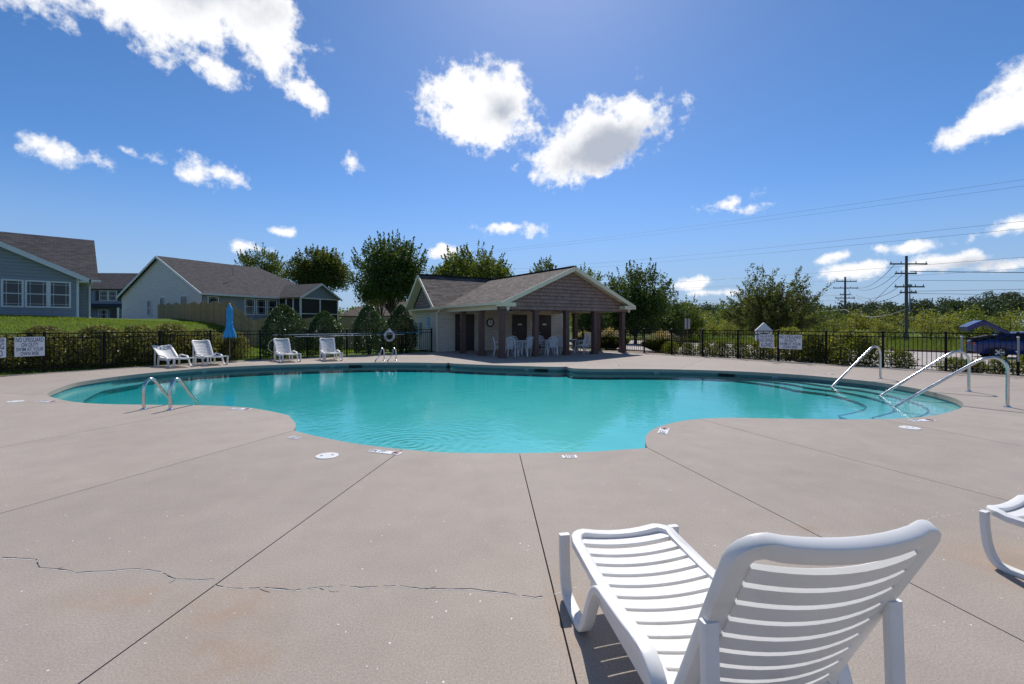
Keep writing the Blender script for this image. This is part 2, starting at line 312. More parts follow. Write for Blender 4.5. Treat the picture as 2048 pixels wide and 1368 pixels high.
# ------------------------------------------------------------------ helpers
def tag(o, label=None, cat=None, group=None, kind=None):
    for k, v in (('label', label), ('category', cat), ('group', group), ('kind', kind)):
        if v: o[k] = v
    return o
def empty(name, loc=(0, 0, 0), rz=0, label=None, cat=None, group=None, kind=None, parent=None):
    o = bpy.data.objects.new(name, None); COL.objects.link(o); o.location = loc; o.rotation_euler = (0, 0, rz); o.empty_display_size = .1
    if parent: o.parent = parent
    return tag(o, label, cat, group, kind)
def link(name, me, parent=None, loc=(0, 0, 0), rot=(0, 0, 0), scale=None):
    o = bpy.data.objects.new(name, me); COL.objects.link(o); o.location = loc; o.rotation_euler = rot
    if scale: o.scale = scale
    if parent: o.parent = parent
    return o
def copy_tree(o, parent=None):
    c = o.copy(); COL.objects.link(c); c.parent = parent
    for ch in list(o.children): copy_tree(ch, c)
    return c
class MB:
    def __init__(s): s.v = []; s.f = []; s.uv = None
    def add(s, vs, fs, M=None):
        k = len(s.v); s.v += [tuple(M @ Vector(v)) if M else tuple(v) for v in vs]; s.f += [tuple(i+k for i in f) for f in fs]; return s
    def box(s, a, b, M=None):
        (x0, y0, z0), (x1, y1, z1) = a, b
        vs = [(x0,y0,z0),(x1,y0,z0),(x1,y1,z0),(x0,y1,z0),(x0,y0,z1),(x1,y0,z1),(x1,y1,z1),(x0,y1,z1)]
        return s.add(vs, [(0,3,2,1),(4,5,6,7),(0,1,5,4),(1,2,6,5),(2,3,7,6),(3,0,4,7)], M)
    def prism(s, poly, z0, z1, M=None):
        """poly: xy points counter-clockwise"""
        n = len(poly); vs = [(x, y, z0) for x, y in poly]+[(x, y, z1) for x, y in poly]
        tri = tessellate_polygon([[Vector((x, y, 0)) for x, y in poly]])
        fs = []
        for t in tri:
            a, b, c = (Vector((*poly[i], 0)) for i in t)
            if (b-a).cross(c-a).z < 0: t = t[::-1]
            fs.append(tuple(i+n for i in t)); fs.append(tuple(t[::-1]))
        fs += [(i, (i+1) % n, (i+1) % n+n, i+n) for i in range(n)]
        return s.add(vs, fs, M)
    def tube(s, path, rad, seg=8, cap=True, M=None):
        P = [Vector(p) for p in path]; n = len(P); rr = rad if hasattr(rad, '__len__') else [rad]*n
        vs = []; fs = []; up = None
        for i, p in enumerate(P):
            d = (P[min(i+1, n-1)]-P[max(i-1, 0)]).normalized()
            if up is None: up = Vector((0, 0, 1)) if abs(d.z) < .9 else Vector((1, 0, 0))
            a = (up-d*up.dot(d)).normalized(); b = d.cross(a); up = a
            vs += [tuple(p+(a*math.cos(2*math.pi*k/seg)+b*math.sin(2*math.pi*k/seg))*rr[i]) for k in range(seg)]
        for i in range(n-1):
            fs += [(i*seg+k, i*seg+(k+1) % seg, (i+1)*seg+(k+1) % seg, (i+1)*seg+k) for k in range(seg)]
        if cap: fs += [tuple(range(seg))[::-1], tuple(range((n-1)*seg, n*seg))]
        return s.add(vs, fs, M)
    def sweep(s, path, sec, side, cap=True, M=None):
        """sweep a section [(a, b)]: a along the constant SIDE vector, b along side x tangent"""
        P = [Vector(p) for p in path]; n = len(P); m = len(sec); S = Vector(side).normalized(); vs = []; fs = []
        for i, p in enumerate(P):
            d = (P[min(i+1, n-1)]-P[max(i-1, 0)]).normalized(); u = S.cross(d).normalized()
            vs += [tuple(p+S*a+u*b) for a, b in sec]
        for i in range(n-1): fs += [(i*m+k, i*m+(k+1) % m, (i+1)*m+(k+1) % m, (i+1)*m+k) for k in range(m)]
        if cap: fs += [tuple(range(m))[::-1], tuple(range((n-1)*m, n*m))]
        return s.add(vs, fs, M)
    def lathe(s, prof, seg=16, M=None, cap=True):
        n = len(prof); vs = [(r*math.cos(2*math.pi*k/seg), r*math.sin(2*math.pi*k/seg), z) for r, z in prof for k in range(seg)]
        fs = [(i*seg+k, i*seg+(k+1) % seg, (i+1)*seg+(k+1) % seg, (i+1)*seg+k) for i in range(n-1) for k in range(seg)]
        if cap: fs += [tuple(range(seg))[::-1], tuple(range((n-1)*seg, n*seg))]
        return s.add(vs, fs, M)
    def mesh(s, name, mat, smooth=False, angle=None):
        me = bpy.data.meshes.new(name); me.from_pydata(s.v, [], s.f); me.update()
        bm = bmesh.new(); bm.from_mesh(me); bmesh.ops.recalc_face_normals(bm, faces=bm.faces); bm.to_mesh(me); bm.free()
        me.materials.append(MATS[mat] if isinstance(mat, str) else mat)
        if smooth:
            me.polygons.foreach_set('use_smooth', [True]*len(me.polygons))
            if angle is not None:
                try: me.set_sharp_from_angle(angle=R(angle))
                except Exception: pass
        return me
    def build(s, name, mat, parent=None, loc=(0, 0, 0), rot=(0, 0, 0), smooth=False, angle=40, bevel=0):
        o = link(name, s.mesh(name, mat, smooth, angle), parent, loc, rot)
        if bevel:
            b = o.modifiers.new('bevel', 'BEVEL'); b.width = bevel; b.segments = 2; b.limit_method = 'ANGLE'
        return o
def rrect(w, h, r, n=3):
    out = []
    for cx, cy, a0 in ((w/2-r, h/2-r, 0), (-w/2+r, h/2-r, 90), (-w/2+r, -h/2+r, 180), (w/2-r, -h/2+r, 270)):
        out += [(cx+r*math.cos(R(a0+90*k/n)), cy+r*math.sin(R(a0+90*k/n))) for k in range(n+1)]
    return out
def spline(pts, n=6, closed=False):
    P = [Vector(p) for p in pts]; m = len(P); out = []
    rngi = range(m) if closed else range(m-1)
    for i in rngi:
        p0, p1, p2, p3 = (P[(i+k) % m] if closed else P[max(0, min(m-1, i+k))] for k in (-1, 0, 1, 2))
        for j in range(n):
            t = j/n
            out.append(tuple(.5*((2*p1)+(p2-p0)*t+(2*p0-5*p1+4*p2-p3)*t*t+(3*p1-p0-3*p2+p3)*t**3)))
    if not closed: out.append(tuple(P[-1]))
    return out
def np_mesh(name, verts, quads, mat):
    me = bpy.data.meshes.new(name); n = len(verts); q = len(quads); k = quads.shape[1]
    me.vertices.add(n); me.vertices.foreach_set('co', verts.astype(np.float32).ravel())
    me.loops.add(q*k); me.loops.foreach_set('vertex_index', quads.astype(np.int32).ravel())
    me.polygons.add(q); me.polygons.foreach_set('loop_start', np.arange(0, q*k, k, dtype=np.int32))
    me.polygons.foreach_set('loop_total', np.full(q, k, dtype=np.int32))
    me.update(); me.validate(); me.materials.append(MATS[mat]); return me
def leaves(name, C, size, mat, aspect=.5, up=.0, rng=RNG):
    """one diamond leaf at each centre"""
    n = len(C); a = rng.normal(size=(n, 3)); a[:, 2] += up; a /= np.linalg.norm(a, axis=1)[:, None]
    b = np.cross(a, rng.normal(size=(n, 3))); b /= np.linalg.norm(b, axis=1)[:, None]
    s = (size*rng.uniform(.65, 1.3, n))[:, None]
    V = np.stack([C+a*s*.5, C+b*s*.5*aspect, C-a*s*.5, C-b*s*.5*aspect], 1).reshape(-1, 3)
    return np_mesh(name, V, np.arange(4*n).reshape(n, 4), mat)
def text_obj(name, body, size, mat, parent, loc, rot, width=None, bold=0.0):
    cu = bpy.data.curves.new(name, 'FONT'); cu.body = body; cu.size = size; cu.align_x = 'CENTER'; cu.align_y = 'CENTER'; cu.offset = bold*size; cu.extrude = .0006
    t = bpy.data.objects.new(name, cu); COL.objects.link(t)
    bpy.context.view_layer.update()
    me = bpy.data.meshes.new_from_object(t.evaluated_get(bpy.context.evaluated_depsgraph_get())); w = t.dimensions.x
    bpy.data.objects.remove(t); me.materials.clear(); me.materials.append(MATS[mat])
    o = link(name, me, parent, loc, rot)
    if width and w > 0: o.scale = (width/w, 1, 1)
    return o
F = 910.2
def G(x, y, z=0.0):
    """ground point seen at a photograph pixel (surveying aid for flat ground)"""
    Y = F*(CAMH-z)/(y-648); return ((x-1024)*Y/F, Y)
def pt_in(p, poly):
    x, y = p; c = False; n = len(poly)
    for i in range(n):
        (x1, y1), (x2, y2) = poly[i], poly[i-1]
        if (y1 > y) != (y2 > y) and x < (x2-x1)*(y-y1)/(y2-y1)+x1: c = not c
    return c

# ------------------------------------------------------------------ pool and deck outline
FL = [(-17.2, 10.4), (-16.0, 12.4), (-14.8, 14.4), (-14.05, 15.69), (-13.2, 17.05), (-12.3, 18.57)]        # black fence, lawn side
FB = [(-12.3, 18.57), (-10.9, 19.7), (-9.4, 20.9), (-8.0, 22.05), (-6.6, 23.2), (-5.6, 24.0), (-4.42, 24.98)]   # black fence, holly side
FR = [(17.0, 11.12), (16.05, 12.35), (15.1, 13.58), (14.14, 14.83), (13.14, 16.12), (12.08, 17.5), (11.04, 18.85), (10.02, 20.18), (9.0, 21.5), (8.0, 22.8), (7.0, 24.1), (6.25, 25.07), (5.15, 26.5)]
FP = [(5.15, 26.5), (4.4, 28.2), (3.62, 29.95)]
OUTER = [(-17.6, -8), (17.6, -8), (17.4, 10.6)] + FR[1:] + FP[1:] + [(3.2, 30.3), (-4.0, 25.6), (-4.42, 24.98)] + FB[::-1][1:] + FL[::-1][1:]
SEGS = [  # smooth runs of the pool edge between its corners, photograph pixels
 [(94,789),(102.5,782.5),(136.7,769.5),(171,762),(239,752.5),(307.6,745),(410,736.4),(512.6,731),(615,727.8),(697,725.9),(765,725),(833,725.2),(888,726.1),(896.6,725.3)],
 [(896.6,725.3),(908.6,727),(970,729.6),(1038.5,731.7),(1107,733.6),(1132.5,733.2)],
 [(1132.5,733.2),(1141,735.8),(1161.5,737.2),(1209,737.9),(1257,737.8),(1358,738.9),(1477,742.6),(1595,749.3),(1674,756),(1753,764.3),(1832,777),(1891,790.7),(1918.5,800.6),(1927,808.5),(1924,814.4),(1910.6,820.3),(1887,827),(1851.5,833),(1792,837.4),(1713,838.6),(1634.5,838),(1555.6,836.9),(1476.7,835.6),(1437,836),(1398,838),(1358,842.8),(1319,853),(1299,863.7),(1291,875.5),(1291,885.4),(1295,895.6)],
 [(1295,895.6),(1279.5,897),(1240,899.6),(1175,903.6),(1038.5,906),(901.8,905.3),(833,900.9),(765,894),(696.7,884.8),(628,871),(594,862.8),(587,861.2)],
 [(587,861.2),(591.8,851.5),(589,843.8),(580.5,835),(570,828.6),(512.6,817.4),(478,814),(410,810.7),(341.8,809.9),(273.4,809.2),(205,807.8),(153.8,804.4),(119.6,798.6),(100.8,793),(94,789)]]
POOL = []
for sgm in SEGS:
    POOL += [p[:2] for p in spline([(*G(*p), 0) for p in sgm], 5)[:-1]]
# POOL runs clockwise seen from above; turn it counter-clockwise
def area(p): return sum(p[i-1][0]*p[i][1]-p[i][0]*p[i-1][1] for i in range(len(p)))/2
if area(POOL) < 0: POOL = POOL[::-1]
NP_ = len(POOL)
def offset(poly, d):
    """move a closed counter-clockwise outline outwards by d"""
    out = []; n = len(poly)
    for i in range(n):
        a, b, c = Vector(poly[i-1]), Vector(poly[i]), Vector(poly[(i+1) % n])
        t = ((b-a).normalized()+(c-b).normalized()); t = t.normalized() if t.length > 1e-6 else (b-a).normalized()
        out.append((b.x+t.y*d, b.y-t.x*d))
    return out
def near_idx(p): return min(range(NP_), key=lambda i: (POOL[i][0]-p[0])**2+(POOL[i][1]-p[1])**2)
def ray_outer(p, d):
    best = None
    for i in range(len(OUTER)):
        a, b = Vector(OUTER[i-1]), Vector(OUTER[i]); e = b-a; den = d[0]*e.y-d[1]*e.x
        if abs(den) < 1e-9: continue
        t = ((a.x-p[0])*e.y-(a.y-p[1])*e.x)/den; s = ((a.x-p[0])*d[1]-(a.y-p[1])*d[0])/den
        if t > .05 and -1e-6 <= s < 1 and (best is None or t < best[0]): best = (t, (i-1) % len(OUTER), s)
    return best
JOINTS = [((1034,907),(1140,1368)), ((800,903),(158,1368)), ((587,861.2),(0,1027)), ((434,812),(0,894)), ((98,790),(0,786)), ((239,752.5),(120,746)), ((512,731),(470,724)),
          ((697,725.9),(660,716)), ((896.6,725.3),(862,706)), ((1132.5,733.2),(1180,712)), ((1358,738.9),(1400,722)), ((1595,749.3),(1690,738)), ((1840,779),(2030,770)), ((1924,812),(2048,824)),
          ((1753,838),(2048,895)), ((1398,838),(2048,1010)), ((1295,895.6),(2048,1283))]
js = []
for a, b in JOINTS:
    pa, pb = Vector(G(*a)), Vector(G(*b)); i = near_idx(pa); p = Vector(POOL[i]); d = (pb-pa).normalized()
    h = ray_outer(p, d); js.append((i, d, h, p))
js.sort(key=lambda j: j[0])
deck = empty('pool_deck', kind='structure')
HALF = .0045
outer_ccw = area(OUTER) > 0
for k in range(len(js)):
    i0, d0, h0, p0 = js[k]; i1, d1, h1, p1 = js[(k+1) % len(js)]
    idx = []; i = i0
    while True:
        idx.append(i)
        if i == i1: break
        i = (i+1) % NP_
    inner = [Vector(POOL[i]) for i in idx]
    # joints: step half a joint sideways into this slab
    n0 = Vector((-d0.y, d0.x)); n1 = Vector((-d1.y, d1.x))
    if (inner[1]-inner[0]).dot(n0) < 0: n0 = -n0
    if (inner[-2]-inner[-1]).dot(n1) < 0: n1 = -n1
    q0 = p0+d0*h0[0]; q1 = p1+d1*h1[0]
    inner[0] = inner[0]+n0*HALF; inner[-1] = inner[-1]+n1*HALF
    # outer run from h0 to h1 (both outlines counter-clockwise)
    mid = []; j = h0[1]; L = len(OUTER)
    if not (h0[1] == h1[1] and h1[2] > h0[2]):
        while True:
            j = (j+1) % L; mid.append(Vector(OUTER[j]))
            if j == h1[1]: break
    outer = [q0+n0*HALF]+mid+[q1+n1*HALF]
    poly = [tuple(v) for v in outer]+[tuple(v) for v in inner[::-1]]
    if area(poly) < 0: poly = poly[::-1]
    o = MB().prism(poly, -.10, 0.0).build('deck_slab', 'concrete', deck, bevel=0)
# dark bed under the joints
bed = MB()
po = offset(POOL, .12); m = len(OUTER)
ring_outer = OUTER; bedpoly = None
vs = [(x, y, -.06) for x, y in po]
bed.v = []; bm = bmesh.new()
v1 = [bm.verts.new((x, y, -.06)) for x, y in po]; v2 = [bm.verts.new((x, y, -.06)) for x, y in offset(OUTER, -.15)]
ed = [bm.edges.new((v1[i-1], v1[i])) for i in range(len(v1))]+[bm.edges.new((v2[i-1], v2[i])) for i in range(len(v2))]
bmesh.ops.triangle_fill(bm, use_beauty=True, edges=ed)
me = bpy.data.meshes.new('joint_bed'); bm.to_mesh(me); bm.free(); me.materials.append(MATS['joint_dark']); link('joint_bed', me, deck)

# pool shell
pool = empty('swimming_pool', kind='structure')
def ring_wall(poly, z0, z1, name, mat, parent):
    n = len(poly); b = MB(); b.add([(x, y, z0) for x, y in poly]+[(x, y, z1) for x, y in poly], [(i, (i+1) % n, (i+1) % n+n, i+n) for i in range(n)])
    return b.build(name, mat, parent, smooth=True, angle=50)
pw = offset(POOL, .02)
ring_wall(pw, -.23, -.085, 'waterline_tile', 'tile', pool)
ring_wall(offset(POOL, .024), -.9, -.228, 'pool_wall', 'plaster', pool)
def floor_z(x): return -.345+.002*x
tri = tessellate_polygon([[Vector((x, y, 0)) for x, y in pw]])
fb = MB(); fo_ = offset(POOL, .03); fb.add([(x, y, floor_z(x)) for x, y in fo_], [tuple(t) for t in tri]); fb.build('pool_floor', 'plaster', pool)
# entry steps along the shallow end, bench along the other end
def ledge(a, b, d, z, name, trim=True):
    i0, i1 = near_idx(G(*a)), near_idx(G(*b)); idx = []; i = i0
    while i != i1: idx.append(i); i = (i+1) % NP_
    idx.append(i1); n = len(idx)
    ins = offset(POOL, -1.0); out = []
    for k, i in enumerate(idx):
        f = min(1, k/(n-1)*6, (1-k/(n-1))*6); f = f*f*(3-2*f)
        out.append(tuple(Vector(POOL[i]).lerp(Vector(ins[i]), d*f)))
    poly = [pw[i] for i in idx]+out[1:-1][::-1]
    if area(poly) < 0: poly = poly[::-1]
    o = MB().prism(poly, z-.35, z).build(name, 'plaster', pool)
    if trim:
        b = MB()
        b.sweep([(x, y, z+.004) for x, y in spline([(x, y, 0) for x, y in out], 2) for x, y in [(x, y)]] if False else [(x, y, z+.004) for x, y in out], [(-.004, -.018), (.004, -.018), (.004, .018), (-.004, .018)], (0, 0, 1))
        b.build('step_edge_tile', 'step_tile', pool)
ledge((1800,837.2),(1500,743.5),.5,-.205,'pool_step'); ledge((1770,838),(1450,741.8),1.0,-.242,'pool_step'); ledge((1730,838.5),(1400,740),1.5,-.282,'pool_step')
ledge((330,743),(140,802.5),.6,-.25,'pool_bench')
# water: closed body, its surface 15 cm below the deck, its sides and bottom inside the shell
wpoly = offset(POOL, .016); WZ = -.15
wb = MB().prism(wpoly, -1.0, WZ)
tagw = wb.build('pool_water', 'water'); tag(tagw, kind='structure')
# ------------------------------------------------------------------ terrain
CP = [(-17.6,-8,-.03),(17.6,-8,-.03),(-17.4,10,-.03),(-15.5,13.3,-.03),(-14.6,14.9,-.03),(-13.1,17.2,-.03),(-12.2,18.7,-.03),(-10,20.4,-.03),(-8.2,21.9,-.03),(-6,23.7,-.03),(-4.3,25.1,-.03),
 (17.5,10.5,-.05),(15.3,13.5,-.05),(12.2,17.6,-.05),(9.2,21.5,-.05),(7.1,24.2,-.05),(5.2,26.6,-.05),(3.7,30,-.05),(0,0,-.03),(0,15,-.03),(-10,5,-.03),(10,5,-.03),(0,25,-.03),
 (15.5,17,-.22),(12.5,21.5,-.22),(10,26,-.22),(19,12,-.25),(21,20,-.42),(22,26,-.42),(30,26,-.42),(17,30,-.42),(20,42,-.42),(26,33,-.42),(35,20,-.42),(36,30,-.45),(30,46,-.45),(11,46,-.4),(20,62,-.5),(9,33,-.2),(3,36,-.1),(45,60,-.5),(0,50,-.2),
 (-25.7,27,1.92),(-34,19,2.0),(-32,33,2.05),(-28.6,42,2.05),(-41,48,2.05),(-22.5,49,1.4),(-34,44,1.72),(-20.5,32.4,1.35),(-16.1,28,.12),(-19,17.5,.75),(-22.5,22,1.55),(-18,23.5,.95),(-15.3,21.3,.28),(-12.6,23,.06),(-27,34,1.75),
 (-66,75,2.2),(-60,20,2.6),(-10,34,.12),(-10,48,.3),(-22,5,.6),(-45,-5,2.2),(-20,-8,.1),
 (120,0,-1),(100,100,-1),(0,150,-.5),(-100,120,2),(-120,0,3),(0,-120,0),(150,250,-1),(300,100,-1),(0,400,-1),(-300,300,2),(400,400,-1),(-400,0,3),(0,-400,0),(400,-400,0),(-400,-400,2)]
CPa = np.array(CP); _n = len(CPa)
def _phi(r2): return .5*r2*np.log(r2+1e-9)
_A = np.zeros((_n+3, _n+3)); _d2 = ((CPa[:, None, :2]-CPa[None, :, :2])**2).sum(2); _A[:_n, :_n] = _phi(_d2)+np.eye(_n)*2.0
_A[:_n, _n] = 1; _A[:_n, _n+1:] = CPa[:, :2]; _A[_n, :_n] = 1; _A[_n+1:, :_n] = CPa[:, :2].T
_w = np.linalg.solve(_A, np.concatenate([CPa[:, 2], np.zeros(3)]))
def TZ(P):
    P = np.atleast_2d(np.asarray(P, float)); d2 = ((P[:, None, :]-CPa[None, :, :2])**2).sum(2)
    return np.clip(_phi(d2)@_w[:_n]+_w[_n]+P@_w[_n+1:], -1.6, 3.2)
def tz(x, y): return float(TZ([(x, y)])[0])
xs = np.concatenate([-45-np.geomspace(1, 900, 26)[::-1], np.arange(-45, 45.1, .8), 45+np.geomspace(1, 900, 26)])
ys = np.concatenate([-12-np.geomspace(1, 700, 16)[::-1], np.arange(-12, 60.1, .8), 60+np.geomspace(1, 1300, 26)])
XX, YY = np.meshgrid(xs, ys); PT = np.stack([XX.ravel(), YY.ravel()], 1); ZZ = TZ(PT)
V = np.column_stack([PT, ZZ]); nx, ny = len(xs), len(ys); inn = offset(OUTER if area(OUTER) > 0 else OUTER[::-1], -.9)
Q = []
for j in range(ny-1):
    for i in range(nx-1):
        cx, cy = (xs[i]+xs[i+1])/2, (ys[j]+ys[j+1])/2
        if -18 < cx < 18 and -9 < cy < 31 and pt_in((cx, cy), inn): continue
        a = j*nx+i; Q.append((a, a+1, a+nx+1, a+nx))
me = np_mesh('ground', V, np.array(Q), 'lawn'); me.polygons.foreach_set('use_smooth', [True]*len(me.polygons))
tag(link('ground', me), kind='structure')
def drape(name, poly, mat, lift, step=.7, kind='structure'):
    """a sheet laid a little above the terrain"""
    bm = bmesh.new(); vs = [bm.verts.new((x, y, 0)) for x, y in poly]; bm.faces.new(vs)
    lo = [min(p[k] for p in poly) for k in (0, 1)]; hi = [max(p[k] for p in poly) for k in (0, 1)]
    for k in (0, 1):
        c = lo[k]+step
        while c < hi[k]:
            co_ = [0, 0, 0]; no = [0, 0, 0]; co_[k] = c; no[k] = 1
            bmesh.ops.bisect_plane(bm, geom=bm.verts[:]+bm.edges[:]+bm.faces[:], plane_co=co_, plane_no=no); c += step
    bmesh.ops.triangulate(bm, faces=bm.faces)
    P = np.array([v.co[:2] for v in bm.verts]); z = TZ(P)
    for v, q in zip(bm.verts, z): v.co.z = q+lift
    bmesh.ops.recalc_face_normals(bm, faces=bm.faces)
    for f in bm.faces:
        if f.normal.z < 0: f.normal_flip()
    me = bpy.data.meshes.new(name); bm.to_mesh(me); bm.free(); me.materials.append(MATS[mat])
    return tag(link(name, me), kind=kind)
out_n = Vector((.792, .610))
bedline = [tuple(Vector(p)+out_n*2.3) for p in FR]
drape('mulch_bed', [tuple(Vector(p)+out_n*.02) for p in FR]+bedline[::-1], 'mulch', .05)
near_e = [tuple(Vector(p)+out_n*2.35) for p in FR]
near_e = [(near_e[0][0]+5, near_e[0][1]-7)]+near_e+[(4.6, 33.5), (2.5, 46), (1, 60)]
far_e = [(4, 60), (11.5, 58), (16.6, 51), (20.8, 42.5), (25.7, 33.8), (28.8, 30.2), (33.5, 24.5), (44, 14), (44, 2)]
drape('driveway', near_e+far_e, 'road', .07, 1.2)
cb = MB(); cpts = [Vector((x, y, tz(x, y)+.0)) for x, y in [p[:2] for p in spline([(x, y, 0) for x, y in far_e[1:]], 6)]]
cb.sweep([tuple(p+Vector((0, 0, .1))) for p in cpts], [(-.12, -.09), (.10, -.09), (.10, .09), (-.12, .09)], (0, 0, 1))
tag(cb.build('kerb', 'curb_brown'), kind='structure')
# ------------------------------------------------------------------ building kit
def frame2(origin, ang, z=0.0):
    return Matrix.Translation((origin[0], origin[1], z)) @ Matrix.Rotation(ang, 4, 'Z')
def lap(poly, M, name, mat, parent, course=.15, proud=.026, uvs=False):
    """lap siding on a convex wall outline [(u, z)] in M's x-z plane, facing -y: every course leans out at its foot"""
    zs = [p[1] for p in poly]; z0, z1 = min(zs), max(zs); n = len(poly); b = MB(); uvl = []
    def span(z):
        xs_ = []
        for i in range(n):
            (xa, za), (xb, zb) = poly[i-1], poly[i]
            if abs(za-zb) < 1e-9:
                if abs(za-z) < 1e-9: xs_ += [xa, xb]
            elif min(za, zb)-1e-9 <= z <= max(za, zb)+1e-9: xs_.append(xa+(xb-xa)*(z-za)/(zb-za))
        return min(xs_), max(xs_)
    k = 0; z = z0
    while z < z1-1e-4:
        zt = min(z+course, z1); a0, b0 = span(z+1e-6); a1, b1 = span(zt-1e-6)
        zm = z+(zt-z)*.74; am, bm_ = span(zm)
        vs = [(a0, -proud, z), (b0, -proud, z), (bm_, -proud, zm), (am, -proud, zm), (b1, -.002, zt), (a1, -.002, zt), (a0, 0, z), (b0, 0, z)]
        b.add(vs, [(0, 1, 2, 3), (3, 2, 4, 5), (6, 7, 1, 0)], M); uvl += [(x, zz) for x, _, zz in vs]; z = zt; k += 1
    me = bpy.data.meshes.new(name); me.from_pydata(b.v, [], b.f); me.materials.append(MATS[mat])
    if uvs:
        uvm = me.uv_layers.new()
        for lp in me.loops: uvm.data[lp.index].uv = uvl[lp.vertex_index]
    return link(name, me, parent)
def slab_roof(pts, name, mat, parent, th=.09, edir=None):
    """a roof plane: polygon of 3D points, thickened downwards, UV = metres along eave and slope"""
    P = [Vector(p) for p in pts]; nrm = (P[1]-P[0]).cross(P[2]-P[0]).normalized()
    if nrm.z < 0: P = P[::-1]; nrm = -nrm
    e = Vector(edir).normalized() if edir else (P[1]-P[0]).normalized(); s = nrm.cross(e)
    if s.z < 0: s = -s
    n = len(P); vs = [tuple(p) for p in P]+[tuple(p-nrm*th) for p in P]
    fs = [tuple(range(n)), tuple(range(2*n-1, n-1, -1))]+[((i+1) % n, i, i+n, (i+1) % n+n) for i in range(n)]
    me = bpy.data.meshes.new(name); me.from_pydata(vs, [], fs); me.materials.append(MATS[mat]); uvm = me.uv_layers.new()
    for lp in me.loops: v = Vector(vs[lp.vertex_index]); uvm.data[lp.index].uv = (v.dot(e), v.dot(s))
    return link(name, me, parent)
def beam(a, b, w, h, name, mat, parent, up=(0, 0, 1)):
    """a board from a to b, w thick sideways and h tall"""
    A, B = Vector(a), Vector(b); d = (B-A).normalized(); U = Vector(up); s = d.cross(U).normalized(); u = s.cross(d)
    vs = [tuple(p+s*w/2*i+u*h/2*j) for p in (A, B) for i, j in ((-1, -1), (1, -1), (1, 1), (-1, 1))]
    return MB().add(vs, [(0, 1, 2, 3), (7, 6, 5, 4), (0, 4, 5, 1), (1, 5, 6, 2), (2, 6, 7, 3), (3, 7, 4, 0)]).build(name, mat, parent)
def window(M, u0, u1, z0, z1, parent, frame_mat='white_trim', grid=(2, 2), mid=True, tr=.09):
    w = MB(); y0, y1 = -.078, .0
    for a, b in (((u0-tr, y0, z0-tr), (u0, y1, z1+tr)), ((u1, y0, z0-tr), (u1+tr, y1, z1+tr)), ((u0, y0, z1), (u1, y1, z1+tr)), ((u0, y0-.02, z0-tr), (u1, y1, z0))): w.box(a, b, M)
    f = w.build('window', frame_mat, parent)
    if mid:
        zm = (z0+z1)/2; MB().box((u0, -.066, zm-.025), (u1, -.032, zm+.025), M).build('meeting_rail', frame_mat, f)
        for k in range(2):
            za, zb = (z0, zm-.025) if k == 0 else (zm+.025, z1)
            MB().box((u0, -.044, za), (u1, -.036, zb), M).build('pane', 'window_glass', f)
        g = MB(); iw = (u1-u0)*.16; ih = (z1-z0)*.09
        for x in (u0+iw, u1-iw): g.box((x-.009, -.054, z0), (x+.009, -.0445, zm-.026), M).box((x-.009, -.054, zm+.026), (x+.009, -.0445, z1), M)
        for z in (z0+ih, z1-ih): g.box((u0, -.0535, z-.009), (u1, -.045, z+.009), M)
        g.build('muntin', frame_mat, f)
    else: MB().box((u0, -.044, z0), (u1, -.036, z1), M).build('pane', 'window_glass', f)
    return f

# ------------------------------------------------------------------ poolside pavilion
N0 = Vector((-4.13, 25.2)); PA = R(33.0); PU = Vector((math.cos(PA), math.sin(PA))); PVv = Vector((-PU.y, PU.x))
def PV(s, v, z): p = N0+PU*s+PVv*v; return (p.x, p.y, z)
PM = frame2(N0, PA)           # x along the front wall, y to the rear
pav = empty('pool_pavilion', (0, 0, 0), label='tan sided pool house with brown shingled gable over an open porch on posts', cat='pavilion')
lap([(0, 0), (8.94, 0), (8.94, 2.46), (0, 2.46)], PM, 'front_wall', 'siding_tan', pav)
ML = frame2(N0+PVv*3.6, PA-R(90))
lap([(0, 0), (3.6, 0), (3.6, 2.36), (0, 2.36)], ML, 'side_wall', 'siding_tan', pav)
lap([(0, 2.40), (3.6, 2.40), (1.8, 3.97)], ML, 'side_gable', 'shake_brown', pav, .17, .02, True)
MB().box((0.01, .012, 0), (8.93, 3.59, 2.44), PM).build('wall_core', 'siding_tan', pav)
MGb = frame2(N0+PU*.35-PVv*6.05, PA)
lap([(0, 2.19), (8.1, 2.19), (8.1, 2.50), (4.05, 4.27), (0, 2.50)], MGb, 'front_gable', 'shake_brown', pav, .17, .022, True)
MB().box((.35, -6.04, 2.19), (8.45, -5.80, 2.45), PM).build('front_beam', 'brown_paint', pav)
ez, rz, hb = 2.52, 4.34, 4.42
sl_ = (rz-ez)/(4.4-.2); rs = (hb-2.50)/2.2
vv = lambda s: -.4+(ez+(s-.2)*sl_-2.50)/rs
roofL = slab_roof([PV(.2, -6.45, ez), PV(4.4, -6.45, rz), PV(4.4, vv(4.4), rz), PV(.2, vv(.2), ez)], 'porch_roof', 'roof_brown', pav, .10, (*-PVv, 0))
slab_roof([PV(8.6, -6.45, ez), PV(4.4, -6.45, rz), PV(4.4, vv(4.4), rz), PV(8.6, vv(.2), ez)], 'porch_roof', 'roof_brown', pav, .10, (*PVv, 0))
slab_roof([PV(-.4, -.4, 2.50), PV(9.34, -.4, 2.50), PV(9.34, 1.8, hb), PV(-.4, 1.8, hb)], 'rear_roof', 'roof_brown', pav, .10, (*PU, 0))
slab_roof([PV(-.4, 4.0, 2.50), PV(9.34, 4.0, 2.50), PV(9.34, 1.8, hb), PV(-.4, 1.8, hb)], 'rear_roof', 'roof_brown', pav, .10, (*PU, 0))
